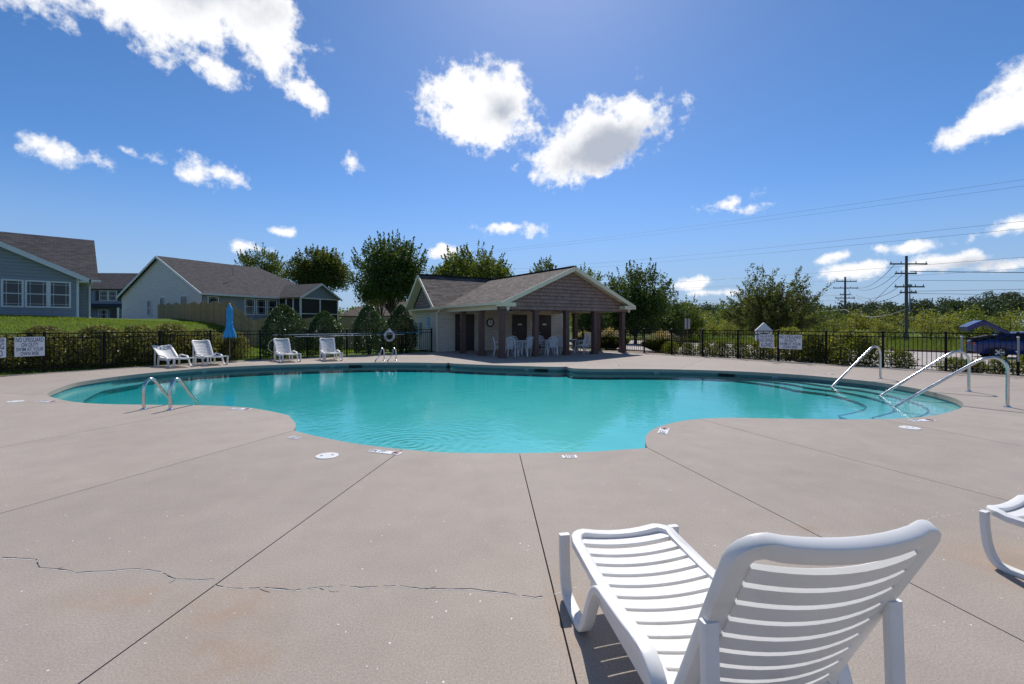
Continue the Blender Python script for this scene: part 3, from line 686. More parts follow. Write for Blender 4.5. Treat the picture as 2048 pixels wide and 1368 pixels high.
beam(PV(-.4, 1.8, hb+.015), PV(4.5, 1.8, hb+.015), .22, .05, 'ridge_cap', 'roof_brown', pav); beam(PV(4.4, -6.45, rz+.012), PV(4.4, vv(4.4), rz+.012), .22, .05, 'ridge_cap', 'roof_brown', pav)
for s0, s1 in ((.2, 4.4), (8.6, 4.4)): beam(PV(s0, -6.49, ez-.10), PV(s1, -6.49, rz-.10), .035, .19, 'rake_board', 'cream_trim', pav)
for v0, v1 in ((-.4, 1.8), (4.0, 1.8)): beam(PV(-.44, v0, 2.50-.10), PV(-.44, v1, hb-.10), .035, .18, 'rake_board', 'cream_trim', pav)
for s0, s1 in ((.2, 4.4), (8.6, 4.4)):   # soffit under the front rake
    slab_roof([PV(s0, -6.46, ez-.115), PV(s1, -6.46, rz-.115), PV(s1, -6.03, rz-.115), PV(s0, -6.03, ez-.115)], 'rake_soffit', 'cream_trim', pav, .02)
for v0, v1 in ((-.4, 1.8), (4.0, 1.8)): slab_roof([PV(-.41, v0, 2.50-.115), PV(-.41, v1, hb-.115), PV(0.03, v1, hb-.115), PV(.03, v0, 2.50-.115)], 'rake_soffit', 'cream_trim', pav, .02)
MB().box((.12, -6.47, ez-.20), (.95, -6.075, ez-.02), PM).build('eave_return', 'cream_trim', pav); MB().box((7.85, -6.47, ez-.20), (8.68, -6.075, ez-.02), PM).build('eave_return', 'cream_trim', pav)
MB().box((-.45, -.43, 2.33), (.2, 0.0, 2.47), PM).build('eave_box', 'cream_trim', pav); MB().box((-.45, 0, 2.33), (-.022, 4.02, 2.40), PM).build('gable_band', 'cream_trim', pav)
gut = MB(); gut.sweep([PV(.13, -6.46, ez-.06), PV(.13, -.42, ez-.06)], [(-.06, -.05), (.05, -.065), (.05, .06), (-.06, .05)], (0, 0, 1)); gut.build('gutter', 'cream_trim', pav)
gut = MB(); gut.sweep([PV(-.4, -.47, 2.44), PV(.08, -.47, 2.44)], [(-.06, -.05), (.05, -.065), (.05, .06), (-.06, .05)], (0, 0, 1)); gut.build('gutter', 'cream_trim', pav)
MB().box((.42, -6.03, 2.20), (.70, -.02, 2.44), PM).build('side_beam', 'cream_trim', pav); MB().box((8.10, -5.79, 2.20), (8.38, -.02, 2.44), PM).build('side_beam', 'cream_trim', pav)
MB().box((.71, -5.79, 2.40), (8.09, -.02, 2.43), PM).build('porch_ceiling', 'ceiling_tan', pav)
MB().box((-.012, -.025, 0), (.07, .07, 2.33), PM).build('corner_trim', 'cream_trim', pav); MB().box((8.87, -.025, 0), (8.95, .07, 2.45), PM).build('corner_trim', 'cream_trim', pav)
dp = MB(); dp.sweep([PV(-.06, -.42, 2.40), PV(-.06, -.34, 2.25), PV(-.05, -.07, 2.10), PV(-.05, -.07, .25), PV(-.05, -.07, .12), PV(-.05, -.22, .05)], rrect(.085, .07, .012, 2), (*PU, 0)); dp.build('downspout', 'cream_trim', pav)
dp = MB(); dp.sweep([PV(-.06, 3.8, 2.35), PV(-.05, 3.68, 2.2), PV(-.05, 3.66, .1)], rrect(.085, .07, .012, 2), (*PU, 0)); dp.build('downspout', 'cream_trim', pav)
cm = MB(); cm.box((-.115, -.115, .16), (.115, .115, 2.10)); cm.box((-.15, -.15, 0), (.15, .15, .16)); cm.box((-.14, -.14, 2.10), (.14, .14, 2.20)); cme = cm.mesh('porch_post', 'brown_paint')
for s, v in [(.56, -5.9), (.56, -4.0), (.56, -2.0), (2.42, -5.9), (4.30, -5.9), (6.18, -5.9), (8.22, -5.9), (8.24, -4.0), (8.24, -2.0)]:
    o = link('porch_post', cme, pav, PV(s, v, 0), (0, 0, PA))
for k, (s0, s1) in enumerate(((1.15, 2.2), (5.0, 5.93), (6.90, 7.83))):
    d = MB().box((s0, -.045, 0.01), (s1, .0, 2.03), PM).build('door', 'door_brown', pav)
    w = MB()
    for a, b in (((s0-.08, -.055, 0), (s0, 0, 2.11)), ((s1, -.055, 0), (s1+.08, 0, 2.11)), ((s0, -.055, 2.03), (s1, 0, 2.11))): w.box(a, b, PM)
    w.build('door_frame', 'door_brown', d)
    MB().lathe([(.001, -.02), (.03, -.02), (.032, .02), (.001, .03)], 10, PM @ Matrix.Translation((s0+.09, -.065, .98)) @ Matrix.Rotation(R(90), 4, 'X')).build('door_knob', 'steel', d)
    if k: MB().box(((s0+s1)/2-.15, -.056, 1.46), ((s0+s1)/2+.15, -.046, 1.57), PM).build('door_sign', 'sign_white', d)
    else: MB().box((s0+.2, -.056, 1.5), (s0+.38, -.046, 1.56), PM).build('door_sign', 'sign_white', d)
lap([(0, 0), (3.6, 0), (3.6, 2.4), (0, 2.4)], frame2(N0+PU*8.95, PA+R(90)), 'side_wall', 'siding_tan', pav)
def on_wall(name, s, z, label, cat): return empty(name, PV(s, -.03, z), PA, label, cat)
clk = on_wall('wall_clock', 3.36, 1.62, 'round black rimmed clock on the tan porch wall', 'clock')
RX = Matrix.Rotation(R(90), 4, 'X')
MB().lathe([(.19, 0), (.25, 0), (.26, .03), (.235, .05), (.19, .035), (.19, 0)], 28, RX, False).build('rim', 'black_metal', clk, smooth=True); MB().lathe([(.001, .0), (.2, .0), (.2, .02), (.001, .021)], 28, RX).build('face', 'blue_panel' if False else 'sign_white', clk)
hd = MB(); hd.box((-.008, -.027, -.02), (.008, -.023, .13)); hd.box((-.01, -.0265, -.012), (.1, -.0225, .008)); hd.build('hand', 'ink_black', clk)
for nm, s, z, w, h, lab, cat, mt in (('notice_board', 6.45, 1.58, .34, .52, 'pale notice sheet on the wall between the two rest room doors', 'notice', 'sign_white'), ('wall_switch', 2.62, 1.22, .22, .14, 'small pale switch plate beside the widest porch door', 'switch', 'utility_grey'), ('thermostat', 6.48, 1.1, .07, .12, 'tiny pale dispenser under the notice sheet on the porch wall', 'dispenser', 'sign_white')):
    t = on_wall(nm, s, z, lab, cat); MB().box((-w/2, -.03, -h/2), (w/2, -.001, h/2)).build('panel', mt, t, bevel=.006); MB().box((-w/2+.03, -.034, h/2-.08), (w/2-.03, -.0305, h/2-.045)).build('heading', 'utility_grey', t)
# meters on the end wall
ub = empty('utility_box', (*(N0+PVv*2.4-PU*.03), 1.0), PA-R(90), 'grey electric meter box on the end wall of the pool house', 'meter box')
MB().box((-.14, -.14, -.1), (.16, 0, .62)).build('cabinet', 'utility_grey', ub, bevel=.01); MB().tube([(0, -.07, -.9), (0, -.07, -.1)], .025).build('conduit', 'utility_grey', ub); MB().lathe([(.001, 0), (.09, 0), (.08, .07), (.001, .08)], 14, Matrix.Translation((0, -.14, .4)) @ RX).build('dial', 'frost_glass', ub)
bs = empty('pool_notice', (*(N0+PVv*1.25-PU*.03), 1.62), PA-R(90), 'bright blue notice plate on the end wall of the pool house', 'sign')
MB().box((-.2, -.012, -.28), (.2, 0, .28)).build('plate', 'blue_panel', bs)
for k in range(3): MB().box((-.14, -.016, .12-.17*k), (.1, -.0125, .18-.17*k)).build('text_line', 'sign_white', bs)
fl = empty('flood_light', PV(.62, -6.30, 2.24), PA, 'white twin flood lamp under the eave above the corner post', 'flood light')
fl2 = empty('flood_light', PV(8.3, -6.30, 2.24), PA, 'white twin flood lamp under the far eave end of the porch gable', 'flood light')
for f_ in (fl, fl2):
    MB().box((-.05, -.05, .0), (.05, .05, .09)).build('mount', 'white_trim', f_)
    for sx in (-1, 1): MB().lathe([(.02, 0), (.03, -.05), (.05, -.12), (.001, -.125)], 12, Matrix.Translation((.07*sx, -.02, .03)) @ Matrix.Rotation(R(35*sx), 4, 'Y')).build('lamp_head', 'white_trim', f_, smooth=True)
for k, (s, v, w) in enumerate(((2.5, -3.6, 'over the first table'), (4.3, -3.0, 'over the middle table'), (6.2, -3.4, 'over the last table'))):
    fan = empty('ceiling_fan', PV(s, v, 2.40), .4*k, 'dark bladed ceiling fan with globe lamp '+w+' of the porch', 'ceiling fan', 'ceiling fans under the porch')
    MB().tube([(0, 0, 0), (0, 0, -.1)], .02).build('rod', 'door_brown', fan); MB().lathe([(.001, -.08), (.1, -.09), (.11, -.16), (.06, -.19), (.001, -.19)], 14).build('motor', 'door_brown', fan, smooth=True)
    MB().lathe([(.05, -.185), (.085, -.21), (.09, -.25), (.05, -.29), (.001, -.30)], 14).build('globe', 'frost_glass', fan, smooth=True)
    for j in range(5): MB().box((.1, -.06, -.135), (.62, .06, -.125), Matrix.Rotation(R(72*j), 4, 'Z') @ Matrix.Rotation(R(9), 4, 'X')).build('blade', 'door_brown', fan)

# ------------------------------------------------------------------ house by the lawn
E1 = R(45); e1 = Vector((math.cos(E1), math.sin(E1))); n1 = Vector((-e1.y, e1.x)); P1 = Vector((-25.7, 27.0)); zb = 1.75; ev = 4.34
h1 = empty('blue_house', (0, 0, 0), label='blue grey sided house on the lawn with three white framed windows', cat='house')
M1 = frame2(P1-e1*11, E1)
def H1(k, d, z): p = P1+e1*k+n1*d; return (p.x, p.y, z)
lap([(0, zb), (11, zb), (11, ev), (5.5, ev+2.75), (0, ev)], M1, 'front_wall', 'siding_blue', h1, .19)
MB().prism([(0, .02), (11, .02), (11, 8), (0, 8)], zb, ev-.05, M1).build('wall_core', 'siding_blue', h1)
lap([(0, zb), (.9, zb), (.9, ev), (0, ev)], frame2(P1, E1+R(90)), 'return_wall', 'siding_blue', h1, .19)
lap([(0, zb), (.55, zb), (.55, ev), (0, ev)], frame2(P1+n1*.9, E1), 'recess_wall', 'siding_blue', h1, .19)
lap([(0, zb), (9, zb), (9, ev), (4.5, ev+2.8), (0, ev)], frame2(P1+n1*.9+e1*.55, E1+R(90)), 'side_wall', 'siding_blue', h1, .19)
for a in ((.35, 1.24), (1.28, 2.17), (2.24, 3.06), (4.6, 5.5), (5.56, 6.4)): window(M1, 11-a[1]+.07, 11-a[0]-.07, 2.55, 3.92, h1)
MB().box((10.9, -.03, zb), (11.012, .05, ev), M1).build('corner_board', 'white_trim', h1)
rp = 2.75/5.5
slab_roof([H1(.42, -.35, ev-.42*rp+.1), H1(-5.5, -.35, ev+2.85), H1(-5.5, 5.2, ev+2.85), H1(.42, .5, ev-.42*rp+.1)], 'gable_roof', 'roof_grey', h1, .1, (*n1, 0))
slab_roof([H1(-11.42, -.35, ev-.42*rp+.1), H1(-5.5, -.35, ev+2.85), H1(-5.5, 5.2, ev+2.85), H1(-11.42, .5, ev-.42*rp+.1)], 'gable_roof', 'roof_grey', h1, .1, (*n1, 0))
slab_roof([H1(.9, .55, ev+.1-.18), H1(-13, .55, ev-.08), H1(-13, 5.2, ev+2.95), H1(.9, 5.2, ev+2.95)], 'main_roof', 'roof_grey', h1, .1, (*e1, 0))
slab_roof([H1(.9, 10.2, ev-.08), H1(-13, 10.2, ev-.08), H1(-13, 5.2, ev+2.95), H1(.9, 5.2, ev+2.95)], 'main_roof', 'roof_grey', h1, .1, (*e1, 0))
beam(H1(.42, -.37, ev-.42*rp-.02), H1(-5.5, -.37, ev+2.73), .04, .26, 'rake_board', 'white_trim', h1); beam(H1(-11.42, -.37, ev-.42*rp-.02), H1(-5.5, -.37, ev+2.73), .04, .26, 'rake_board', 'white_trim', h1)
slab_roof([H1(.42, -.34, ev-.42*rp-.09), H1(-5.5, -.34, ev+2.66), H1(-5.5, -.02, ev+2.66), H1(.42, -.02, ev-.42*rp-.09)], 'rake_soffit', 'white_trim', h1, .02)
MB().box((.02, -.34, ev-.34), (.44, .9, ev-.24), frame2(P1, E1)).build('eave_soffit', 'white_trim', h1); beam(H1(.55, .42, ev-.17), H1(1.0, .42, ev-.17), .10, .13, 'gutter', 'white_trim', h1)
d_ = MB(); d_.sweep([H1(.62, .45, ev-.25), H1(.5, .8, ev-.5), H1(.5, .84, zb+.2), H1(.55, .7, zb+.1)], rrect(.09, .07, .01, 2), (*e1, 0)); d_.build('downspout', 'white_trim', h1)
pv_ = MB(); q = Vector(H1(-3.2, 3.0, ev+1.62)); pv_.tube([q+Vector((0, 0, -.3)), q+Vector((0, 0, .28))], .05); pv_.build('roof_vent', 'utility_grey', h1)

# ------------------------------------------------------------------ grey house with screened porch
e2 = Vector((.905, -.427)).normalized(); n2 = Vector((-e2.y, e2.x)); E2 = math.atan2(e2.y, e2.x); R2 = Vector((-28.6, 42.0)); Wd = 13.7; b2 = 1.85; v2_ = 4.5; pk = 8.25; LL = 15.0
def H2(k, d, z): p = R2-e2*k+n2*d; return (p.x, p.y, z)          # k to the near-left along the gable, d to the rear
h2 = empty('grey_house', (0, 0, 0), label='long grey sided house with a screened porch behind the wooden fence', cat='house')
M2 = frame2(R2-e2*Wd, E2)
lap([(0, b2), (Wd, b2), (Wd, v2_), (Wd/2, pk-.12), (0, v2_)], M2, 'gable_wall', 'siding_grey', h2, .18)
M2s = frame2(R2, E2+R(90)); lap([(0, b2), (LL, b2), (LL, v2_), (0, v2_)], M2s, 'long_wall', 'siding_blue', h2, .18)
MB().prism([(0.02, .02), (Wd-.02, .02), (Wd-.02, LL), (.02, LL)], b2, v2_-.05, M2).build('wall_core', 'siding_grey', h2)
sp2 = (pk-v2_)/(Wd/2); oh = .4
slab_roof([H2(-oh, -.3, v2_-oh*sp2+.1), H2(Wd/2, -.3, pk), H2(Wd/2, LL-4.4, pk), H2(-oh, LL+.4, v2_-oh*sp2+.1)], 'roof', 'roof_grey', h2, .1, (*n2, 0))
slab_roof([H2(Wd+oh, -.3, v2_-oh*sp2+.1), H2(Wd/2, -.3, pk), H2(Wd/2, LL-4.4, pk), H2(Wd+oh, LL+.4, v2_-oh*sp2+.1)], 'roof', 'roof_grey', h2, .1, (*n2, 0))
slab_roof([H2(-oh, LL+.4, v2_-oh*sp2+.1), H2(Wd/2, LL-4.4, pk), H2(Wd+oh, LL+.4, v2_-oh*sp2+.1)], 'roof', 'roof_grey', h2, .1, (*e2, 0))
for s0 in (-oh, Wd+oh): beam(H2(s0, -.33, v2_-oh*sp2-.02), H2(Wd/2, -.33, pk-.12), .05, .2, 'rake_board', 'white_trim', h2)
beam(H2(-oh-.02, -.3, v2_-.2), H2(-oh-.02, 7.8, v2_-.2), .1, .15, 'gutter', 'white_trim', h2)
for a in ((.55, 1.4), (4.15, 5.05), (5.4, 6.3), (6.65, 7.6)): window(M2s, a[0], a[1], 2.55, 4.05, h2, mid=True)
window(M2, Wd-8.85, Wd-8.2, 2.4, 3.9, h2); window(M2, Wd-6.6, Wd-5.9, 2.4, 4.1, h2); window(M2, Wd-3.2, Wd-2.2, 2.4, 4.15, h2)
q = Vector(H2(2.4, 4.5, 6.95)); MB().tube([q+Vector((0, 0, -.4)), q+Vector((0, 0, .4))], .06).build('roof_vent', 'utility_grey', h2)
# porch
pc = R2+n2*8.0+e2*3.3; MPf = frame2(pc, E2+R(90)); pw_ = 5.0; pe = 4.45
pr = 1.5/2.5
slab_roof([(*(pc-n2*.35+e2*.35), pe-.35*pr+.1), (*(pc+n2*2.5+e2*.35), pe+1.55), (*(pc+n2*2.5-e2*5.5), pe+1.55), (*(pc-n2*.35-e2*3.4), pe-.35*pr+.1)], 'porch_roof', 'roof_grey', h2, .09, (*e2, 0))
slab_roof([(*(pc+n2*5.35+e2*.35), pe-.35*pr+.1), (*(pc+n2*2.5+e2*.35), pe+1.55), (*(pc+n2*2.5-e2*5.5), pe+1.55), (*(pc+n2*5.35-e2*3.4), pe-.35*pr+.1)], 'porch_roof', 'roof_grey', h2, .09, (*e2, 0))
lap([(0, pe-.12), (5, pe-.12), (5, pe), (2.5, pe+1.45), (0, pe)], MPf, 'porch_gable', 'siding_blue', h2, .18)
for s0 in (-.35, 5.35): p = pc+n2*s0+e2*.37; q = pc+n2*2.5+e2*.37; beam((p.x, p.y, pe-.35*pr-.02), (q.x, q.y, pe+1.43), .05, .18, 'rake_board', 'white_trim', h2)
MPl = frame2(pc-e2*3.3, E2)
for M_, wd, ps in ((MPf, 5.0, (0, 2.5, 5.0)), (MPl, 3.3, (0, 1.1, 2.2, 3.25))):
    for x in ps: MB().box((x-.07, -.05, b2-.6), (x+.07, .05, pe-.1), M_).build('porch_post', 'white_trim', h2)
    MB().box((.071, -.04, b2+.75), (wd-.071, .03, b2+.83), M_).build('porch_rail', 'white_trim', h2); MB().box((0, -.06, pe-.22), (wd, .06, pe-.1), M_).build('porch_header', 'white_trim', h2)
    MB().box((.02, .008, b2-.5), (wd-.02, .012, pe-.22), M_).build('insect_screen', 'screen_dark', h2)
# two-storey house far behind
h3 = empty('two_storey_house', (0, 0, 0), label='far two storey blue house with dark shutters seen between the nearer houses', cat='house')
M3 = frame2((-78, 75), R(4)); lap([(0, 1.6), (14.7, 1.6), (14.7, 7.5), (0, 7.5)], M3, 'front_wall', 'siding_far', h3, .2); MB().box((0, .02, 1.6), (14.7, 9, 7.45), M3).build('wall_core', 'siding_far', h3)
def m3(x, y, z): return tuple(M3 @ Vector((x, y, z)))
slab_roof([m3(-.4, -.5, 7.35), m3(15.1, -.5, 7.35), m3(15.1, 4.5, 10.5), m3(-.4, 4.5, 10.5)], 'roof', 'roof_grey', h3, .12); slab_roof([m3(-.4, 9.5, 7.35), m3(15.1, 9.5, 7.35), m3(15.1, 4.5, 10.5), m3(-.4, 4.5, 10.5)], 'roof', 'roof_grey', h3, .12)
for a in ((9.55, 10.75), (10.95, 12.15)): window(M3, a[0], a[1], 5.45, 7.0, h3, grid=None)
for a in ((8.85, 9.42), (12.3, 12.85)): MB().box((a[0], -.06, 5.4), (a[1], -.0, 7.05), M3).build('shutter', 'dark_shutter', h3)
slab_roof([m3(6, -1.8, 4.35), m3(13.8, -1.8, 4.35), m3(13.8, .1, 4.95), m3(6, .1, 4.95)], 'porch_roof', 'dark_shutter', h3, .14)
for a in ((9.4, 10.7), (12.6, 13.6)): window(M3, a[0], a[1], 2.35, 3.9, h3)
MB().box((11.2, -.05, 1.9), (12.2, 0, 4.0), M3).build('door', 'door_brown', h3)
for x in (6.2, 8.9, 13.6): MB().box((x-.1, -1.75, 1.6), (x+.1, -1.55, 4.3), M3).build('porch_post', 'white_trim', h3)
# hip roofed house behind the wooden fence
h4 = empty('hip_house', (0, 0, 0), label='low house with pale hipped roof behind the hollies and wooden fence', cat='house')
M4 = frame2((-21, 56), R(-8)); lap([(0, .3), (9.4, .3), (9.4, 2.6), (0, 2.6)], M4, 'front_wall', 'siding_grey', h4, .18); MB().box((0, .02, .3), (9.4, 8, 2.55), M4).build('wall_core', 'siding_grey', h4)
def m4(x, y, z): return tuple(M4 @ Vector((x, y, z)))
slab_roof([m4(-.4, -.4, 2.55), m4(9.8, -.4, 2.55), m4(6.4, 4, 4.75), m4(3, 4, 4.75)], 'roof', 'roof_brown', h4); slab_roof([m4(-.4, 8.4, 2.55), m4(9.8, 8.4, 2.55), m4(6.4, 4, 4.75), m4(3, 4, 4.75)], 'roof', 'roof_brown', h4)
slab_roof([m4(-.4, -.4, 2.55), m4(3, 4, 4.75), m4(-.4, 8.4, 2.55)], 'roof', 'roof_brown', h4, .1); slab_roof([m4(9.8, -.4, 2.55), m4(6.4, 4, 4.75), m4(9.8, 8.4, 2.55)], 'roof', 'roof_brown', h4, .1)
window(M4, 2, 3.2, .9, 2.2, h4); window(M4, 6, 7.2, .9, 2.2, h4)

# ------------------------------------------------------------------ black picket fences
PH = 1.26
pk_t = MB().box((-.008, -.008, .07), (.008, .008, PH-.012)).mesh('picket', 'black_metal')
sp_ = MB(); sp_.box((-.008, -.008, .07), (.008, .008, PH-.12)); sp_.add([(-.009, -.009, PH-.12), (.009, -.009, PH-.12), (.009, .009, PH-.12), (-.009, .009, PH-.12), (0, 0, PH-.075)], [(0, 1, 4), (1, 2, 4), (2, 3, 4), (3, 0, 4)]); pk_s = sp_.mesh('picket', 'black_metal')
ps_ = MB(); ps_.box((-.032, -.032, -.1), (.032, .032, PH+.035)); ps_.add([(-.04, -.04, PH+.035), (.04, -.04, PH+.035), (.04, .04, PH+.035), (-.04, .04, PH+.035), (0, 0, PH+.06)], [(0, 1, 4), (1, 2, 4), (2, 3, 4), (3, 0, 4), (3, 2, 1, 0)]); post_me = ps_.mesh('post', 'black_metal')
def picket_fence(line, label, z=0.0, ends=(True, True)):
    t = empty('picket_fence', (0, 0, 0), 0, label, 'fence')
    for i, p in enumerate(line):
        if (i == 0 and not ends[0]) or (i == len(line)-1 and not ends[1]): continue
        a = Vector(line[min(i+1, len(line)-1)])-Vector(line[max(i-1, 0)])
        link('post', post_me, t, (*p, z), (0, 0, math.atan2(a.y, a.x)))
    for i in range(len(line)-1):
        a, b = Vector(line[i]), Vector(line[i+1]); d = (b-a).normalized(); L = (b-a).length; ang = math.atan2(d.y, d.x)
        for h_ in (PH-.02, PH-.17, .13):
            MB().box((.033, -.014, h_-.016), (L-.033, .014, h_+.016)).build('rail', 'black_metal', t, (a.x, a.y, z), (0, 0, ang))
        n = max(2, round(L/.118))
        for k in range(1, n):
            p = a+d*(L*k/n); link('picket', pk_t if k % 2 else pk_s, t, (p.x, p.y, z), (0, 0, ang))
    return t
picket_fence(FL, 'black picket fence in front of the variegated shrub row, with warning signs', ends=(True, False))
picket_fence(FB, 'black picket fence in front of the round hollies, holding long poles')
picket_fence(FR, 'long black picket fence along the planted bed and the driveway', ends=(True, False))
picket_fence(FP, 'short black picket fence closing the gap beside the porch')
# ------------------------------------------------------------------ wooden board fence
WF = [(-34.4, 44.2, 1.66, 1.9), (-20.2, 32.3, 1.34, 1.86), (-16.1, 28.2, .10, 1.85), (-5.6, 31.4, .08, 1.85)]
wf = empty('board_fence', (0, 0, 0), label='tall scalloped wooden board fence in front of the grey house', cat='fence')
bd_cache = {}
def board_mesh(h):
    key = round(h, 2)
    if key not in bd_cache: bd_cache[key] = MB().add([(-.068, -.01, -.15), (.068, -.01, -.15), (.068, -.01, key-.03), (.045, -.01, key), (-.045, -.01, key), (-.068, -.01, key-.03)]+[(-.068, .01, -.15), (.068, .01, -.15), (.068, .01, key-.03), (.045, .01, key), (-.045, .01, key), (-.068, .01, key-.03)], [(0, 1, 2, 3, 4, 5), (11, 10, 9, 8, 7, 6), (0, 6, 7, 1), (1, 7, 8, 2), (2, 8, 9, 3), (3, 9, 10, 4), (4, 10, 11, 5), (5, 11, 6, 0)]).mesh('board', 'fence_wood')
    return bd_cache[key]
for i in range(len(WF)-1):
    a, b = Vector(WF[i]), Vector(WF[i+1]); d2 = Vector((b.x-a.x, b.y-a.y)); L = d2.length; ang = math.atan2(d2.y, d2.x); n = int(L/.142)
    for k in range(n):
        f = (k+.5)/n; x, y = a.x+(b.x-a.x)*f, a.y+(b.y-a.y)*f
        g = f if i != 1 else f*f*(3-2*f)
        z = a.z+(b.z-a.z)*g
        ph = (f*L/2.44) % 1.0; h = 1.66+.22*math.sin(math.pi*ph)
        link('board', board_mesh(round(h*20)/20), wf, (x, y, z), (0, 0, ang))
    for hh in (.35, 1.3): beam((a.x, a.y, a.z+hh), (b.x, b.y, b.z+hh), .04, .09, 'rail', 'fence_wood', wf)
# ------------------------------------------------------------------ sun loungers
def strip(x0, x1, y0, y1, th, fz, n=10):
    """a slat: runs across x, bowed by fz(x, y), between y0 and y1"""
    vs = []; fs = []
    for i in range(n+1):
        x = x0+(x1-x0)*i/n
        vs += [(x, y0, fz(x)-th), (x, y0, fz(x)-.003), (x, y0+.003, fz(x)), (x, y1-.003, fz(x)), (x, y1, fz(x)-.003), (x, y1, fz(x)-th)]
    for i in range(n): fs += [(i*6+k, i*6+(k+1) % 6, (i+1)*6+(k+1) % 6, (i+1)*6+k) for k in range(6)]
    fs += [tuple(range(6))[::-1], tuple(range(n*6, n*6+6))]
    return vs, fs
SEAT_L = 1.16
def seat_z(y): return .318-.02*math.sin(math.pi*min(1, y/SEAT_L))+.012*max(0, .14-y)/.14
lm = {}
def lounger_meshes():
    # seat rim: one band round the foot end, open towards the head
    b = MB(); path = [(-.285, SEAT_L, seat_z(SEAT_L)), (-.285, .8, seat_z(.8)), (-.285, .4, seat_z(.4)), (-.285, .09, seat_z(.09))]
    path += [(-.285+.07*(1-math.cos(R(a))), .09-.09*math.sin(R(a)), seat_z(0)) for a in (22, 45, 68, 90)]
    bow = [(x, 0, seat_z(0)-.022*(1-(x/.215)**2)) for x in (-.14, -.07, 0, .07, .14)]
    path = path+bow+[(-x, y, z) for x, y, z in path[::-1]]
    b.sweep(path, rrect(.040, .058, .007, 2), (0, 0, 1)); lm['rim'] = b.mesh('seat_frame', 'resin', True, 35)
    lm['slat'] = []
    y = .034
    while y < SEAT_L-.02:
        zc = seat_z(y+.03); v, f = strip(-.262, .262, y, y+.072, .016, lambda x, zc=zc: zc+.008-.024*(1-(x/.262)**2)); lm['slat'].append(MB().add(v, f).mesh('slat', 'resin', True, 28)); y += .0905
    def band(pts, w, th): b = MB(); b.sweep(spline(pts, 5), rrect(w, th, min(w, th)*.18, 2), (1, 0, 0)); return b.mesh('leg', 'resin', True, 45)
    lm['side'] = band([(0, .0, .338), (0, .004, .25), (0, .02, .12), (0, .06, .035), (0, .13, .015), (0, .26, .015), (0, .345, .03), (0, .41, .10), (0, .47, .21), (0, .53, .31), (0, .60, .362), (0, .70, .374), (0, .85, .388), (0, .99, .405), (0, 1.07, .40), (0, 1.13, .35), (0, 1.165, .24), (0, 1.18, .1), (0, 1.18, .012)], .058, .036)
    lm['apron'] = MB().box((-.011, .38, .232), (.011, 1.15, .305)).mesh('apron', 'resin')
    lm['foot'] = MB().box((-.026, -.035, 0), (.026, .035, .022)).mesh('foot', 'resin')
    # backrest in its own plane: x across, y up the back, z towards the sitter
    BL = .74; bw = .285
    def bz(x): return -.045*(1-(x/bw)**2)
    b = MB(); left = [(-.262, 0, 0), (-.268, .2, 0), (-.278, .45, 0), (-.285, BL-.065, 0)]+[(-.285+.06*(1-math.cos(R(a))), BL-.065+.065*math.sin(R(a)), bz(-.285+.06*(1-math.cos(R(a))))*.8) for a in (20, 40, 60, 80, 90)]
    top = [(x, BL, bz(x)) for x in (-.19, -.14, -.09, -.045, 0, .045, .09, .14, .19)]
    b.sweep(left+top+[(-x, y, z) for x, y, z in left[::-1]], rrect(.040, .064, .008, 2), (0, 0, 1)); lm['brim'] = b.mesh('backrest', 'resin', True, 35)
    lm['bslat'] = []; y = .03
    while y < BL-.06:
        w = .242+.022*y; v, f = strip(-w, w, y, y+.054, .021, lambda x: .004-.045*(1-(x/.28)**2)); lm['bslat'].append(MB().add(v, f).mesh('slat', 'resin', True, 28)); y += .0735
    b = MB(); b.sweep(spline([(0, .42, -.04), (0, .30, -.13), (0, .16, -.22)], 4), rrect(.04, .022, .006, 2), (1, 0, 0)); lm['strut'] = b.mesh('strut', 'resin', True, 45)
lounger_meshes()
def lounger(loc, rz, tilt, label, group=None):
    """origin on the ground under the middle of the foot end; +y runs to the head"""
    t = empty('sun_lounger', (*loc, 0.0), rz, label, 'sun lounger', group)
    f = link('seat_frame', lm['rim'], t)
    for me in lm['slat']: link('slat', me, f)
    for sx in (-1, 1):
        link('side_frame', lm['side'], t, (sx*.335, 0, 0)); link('apron', lm['apron'], t, (sx*.298, 0, 0))
        for y in (.13, .27, 1.18): link('foot', lm['foot'], t, (sx*.335, y, 0))
        ty, tz_ = SEAT_L-.015+.40*math.cos(R(tilt)), .325+.40*math.sin(R(tilt))
        b = MB(); b.sweep([(0, ty+.03, tz_+.03), (0, ty+.045, tz_*.5), (0, ty+.05, .0)], rrect(.046, .030, .006, 2), (1, 0, 0)); o = b.build('back_prop', 'resin', t, (sx*.30, 0, 0), smooth=True)
    bk = link('backrest', lm['brim'], t, (0, SEAT_L-.015, .325), (R(tilt), 0, 0))
    for me in lm['bslat']: link('slat', me, bk)
    return t
lounger((.63, 2.66), R(189.2), 63, 'white resin sun lounger seen from behind, its slatted back raised, close to the camera')
lounger((3.34, 3.06), R(204), 40, 'white resin sun lounger cut by the picture edge on the bare deck')
lounger((-11.6, 16.15), R(60), 34, 'white resin sun lounger with low reclined back beside the shrub row', 'loungers by the fence')
lounger((-10.95, 16.95), R(54), 50, 'white resin sun lounger with upright back next to the low reclined one', 'loungers by the fence')
lounger((-8.85, 18.3), R(41), 52, 'white resin sun lounger in front of the widest holly', 'loungers by the fence')
lounger((-7.4, 18.9), R(32), 52, 'white resin sun lounger between the hollies and the life ring', 'loungers by the fence')
lounger((4.25, 24.9), R(-10), 72, 'pale upright sun lounger at the far end of the porch', 'loungers by the fence')

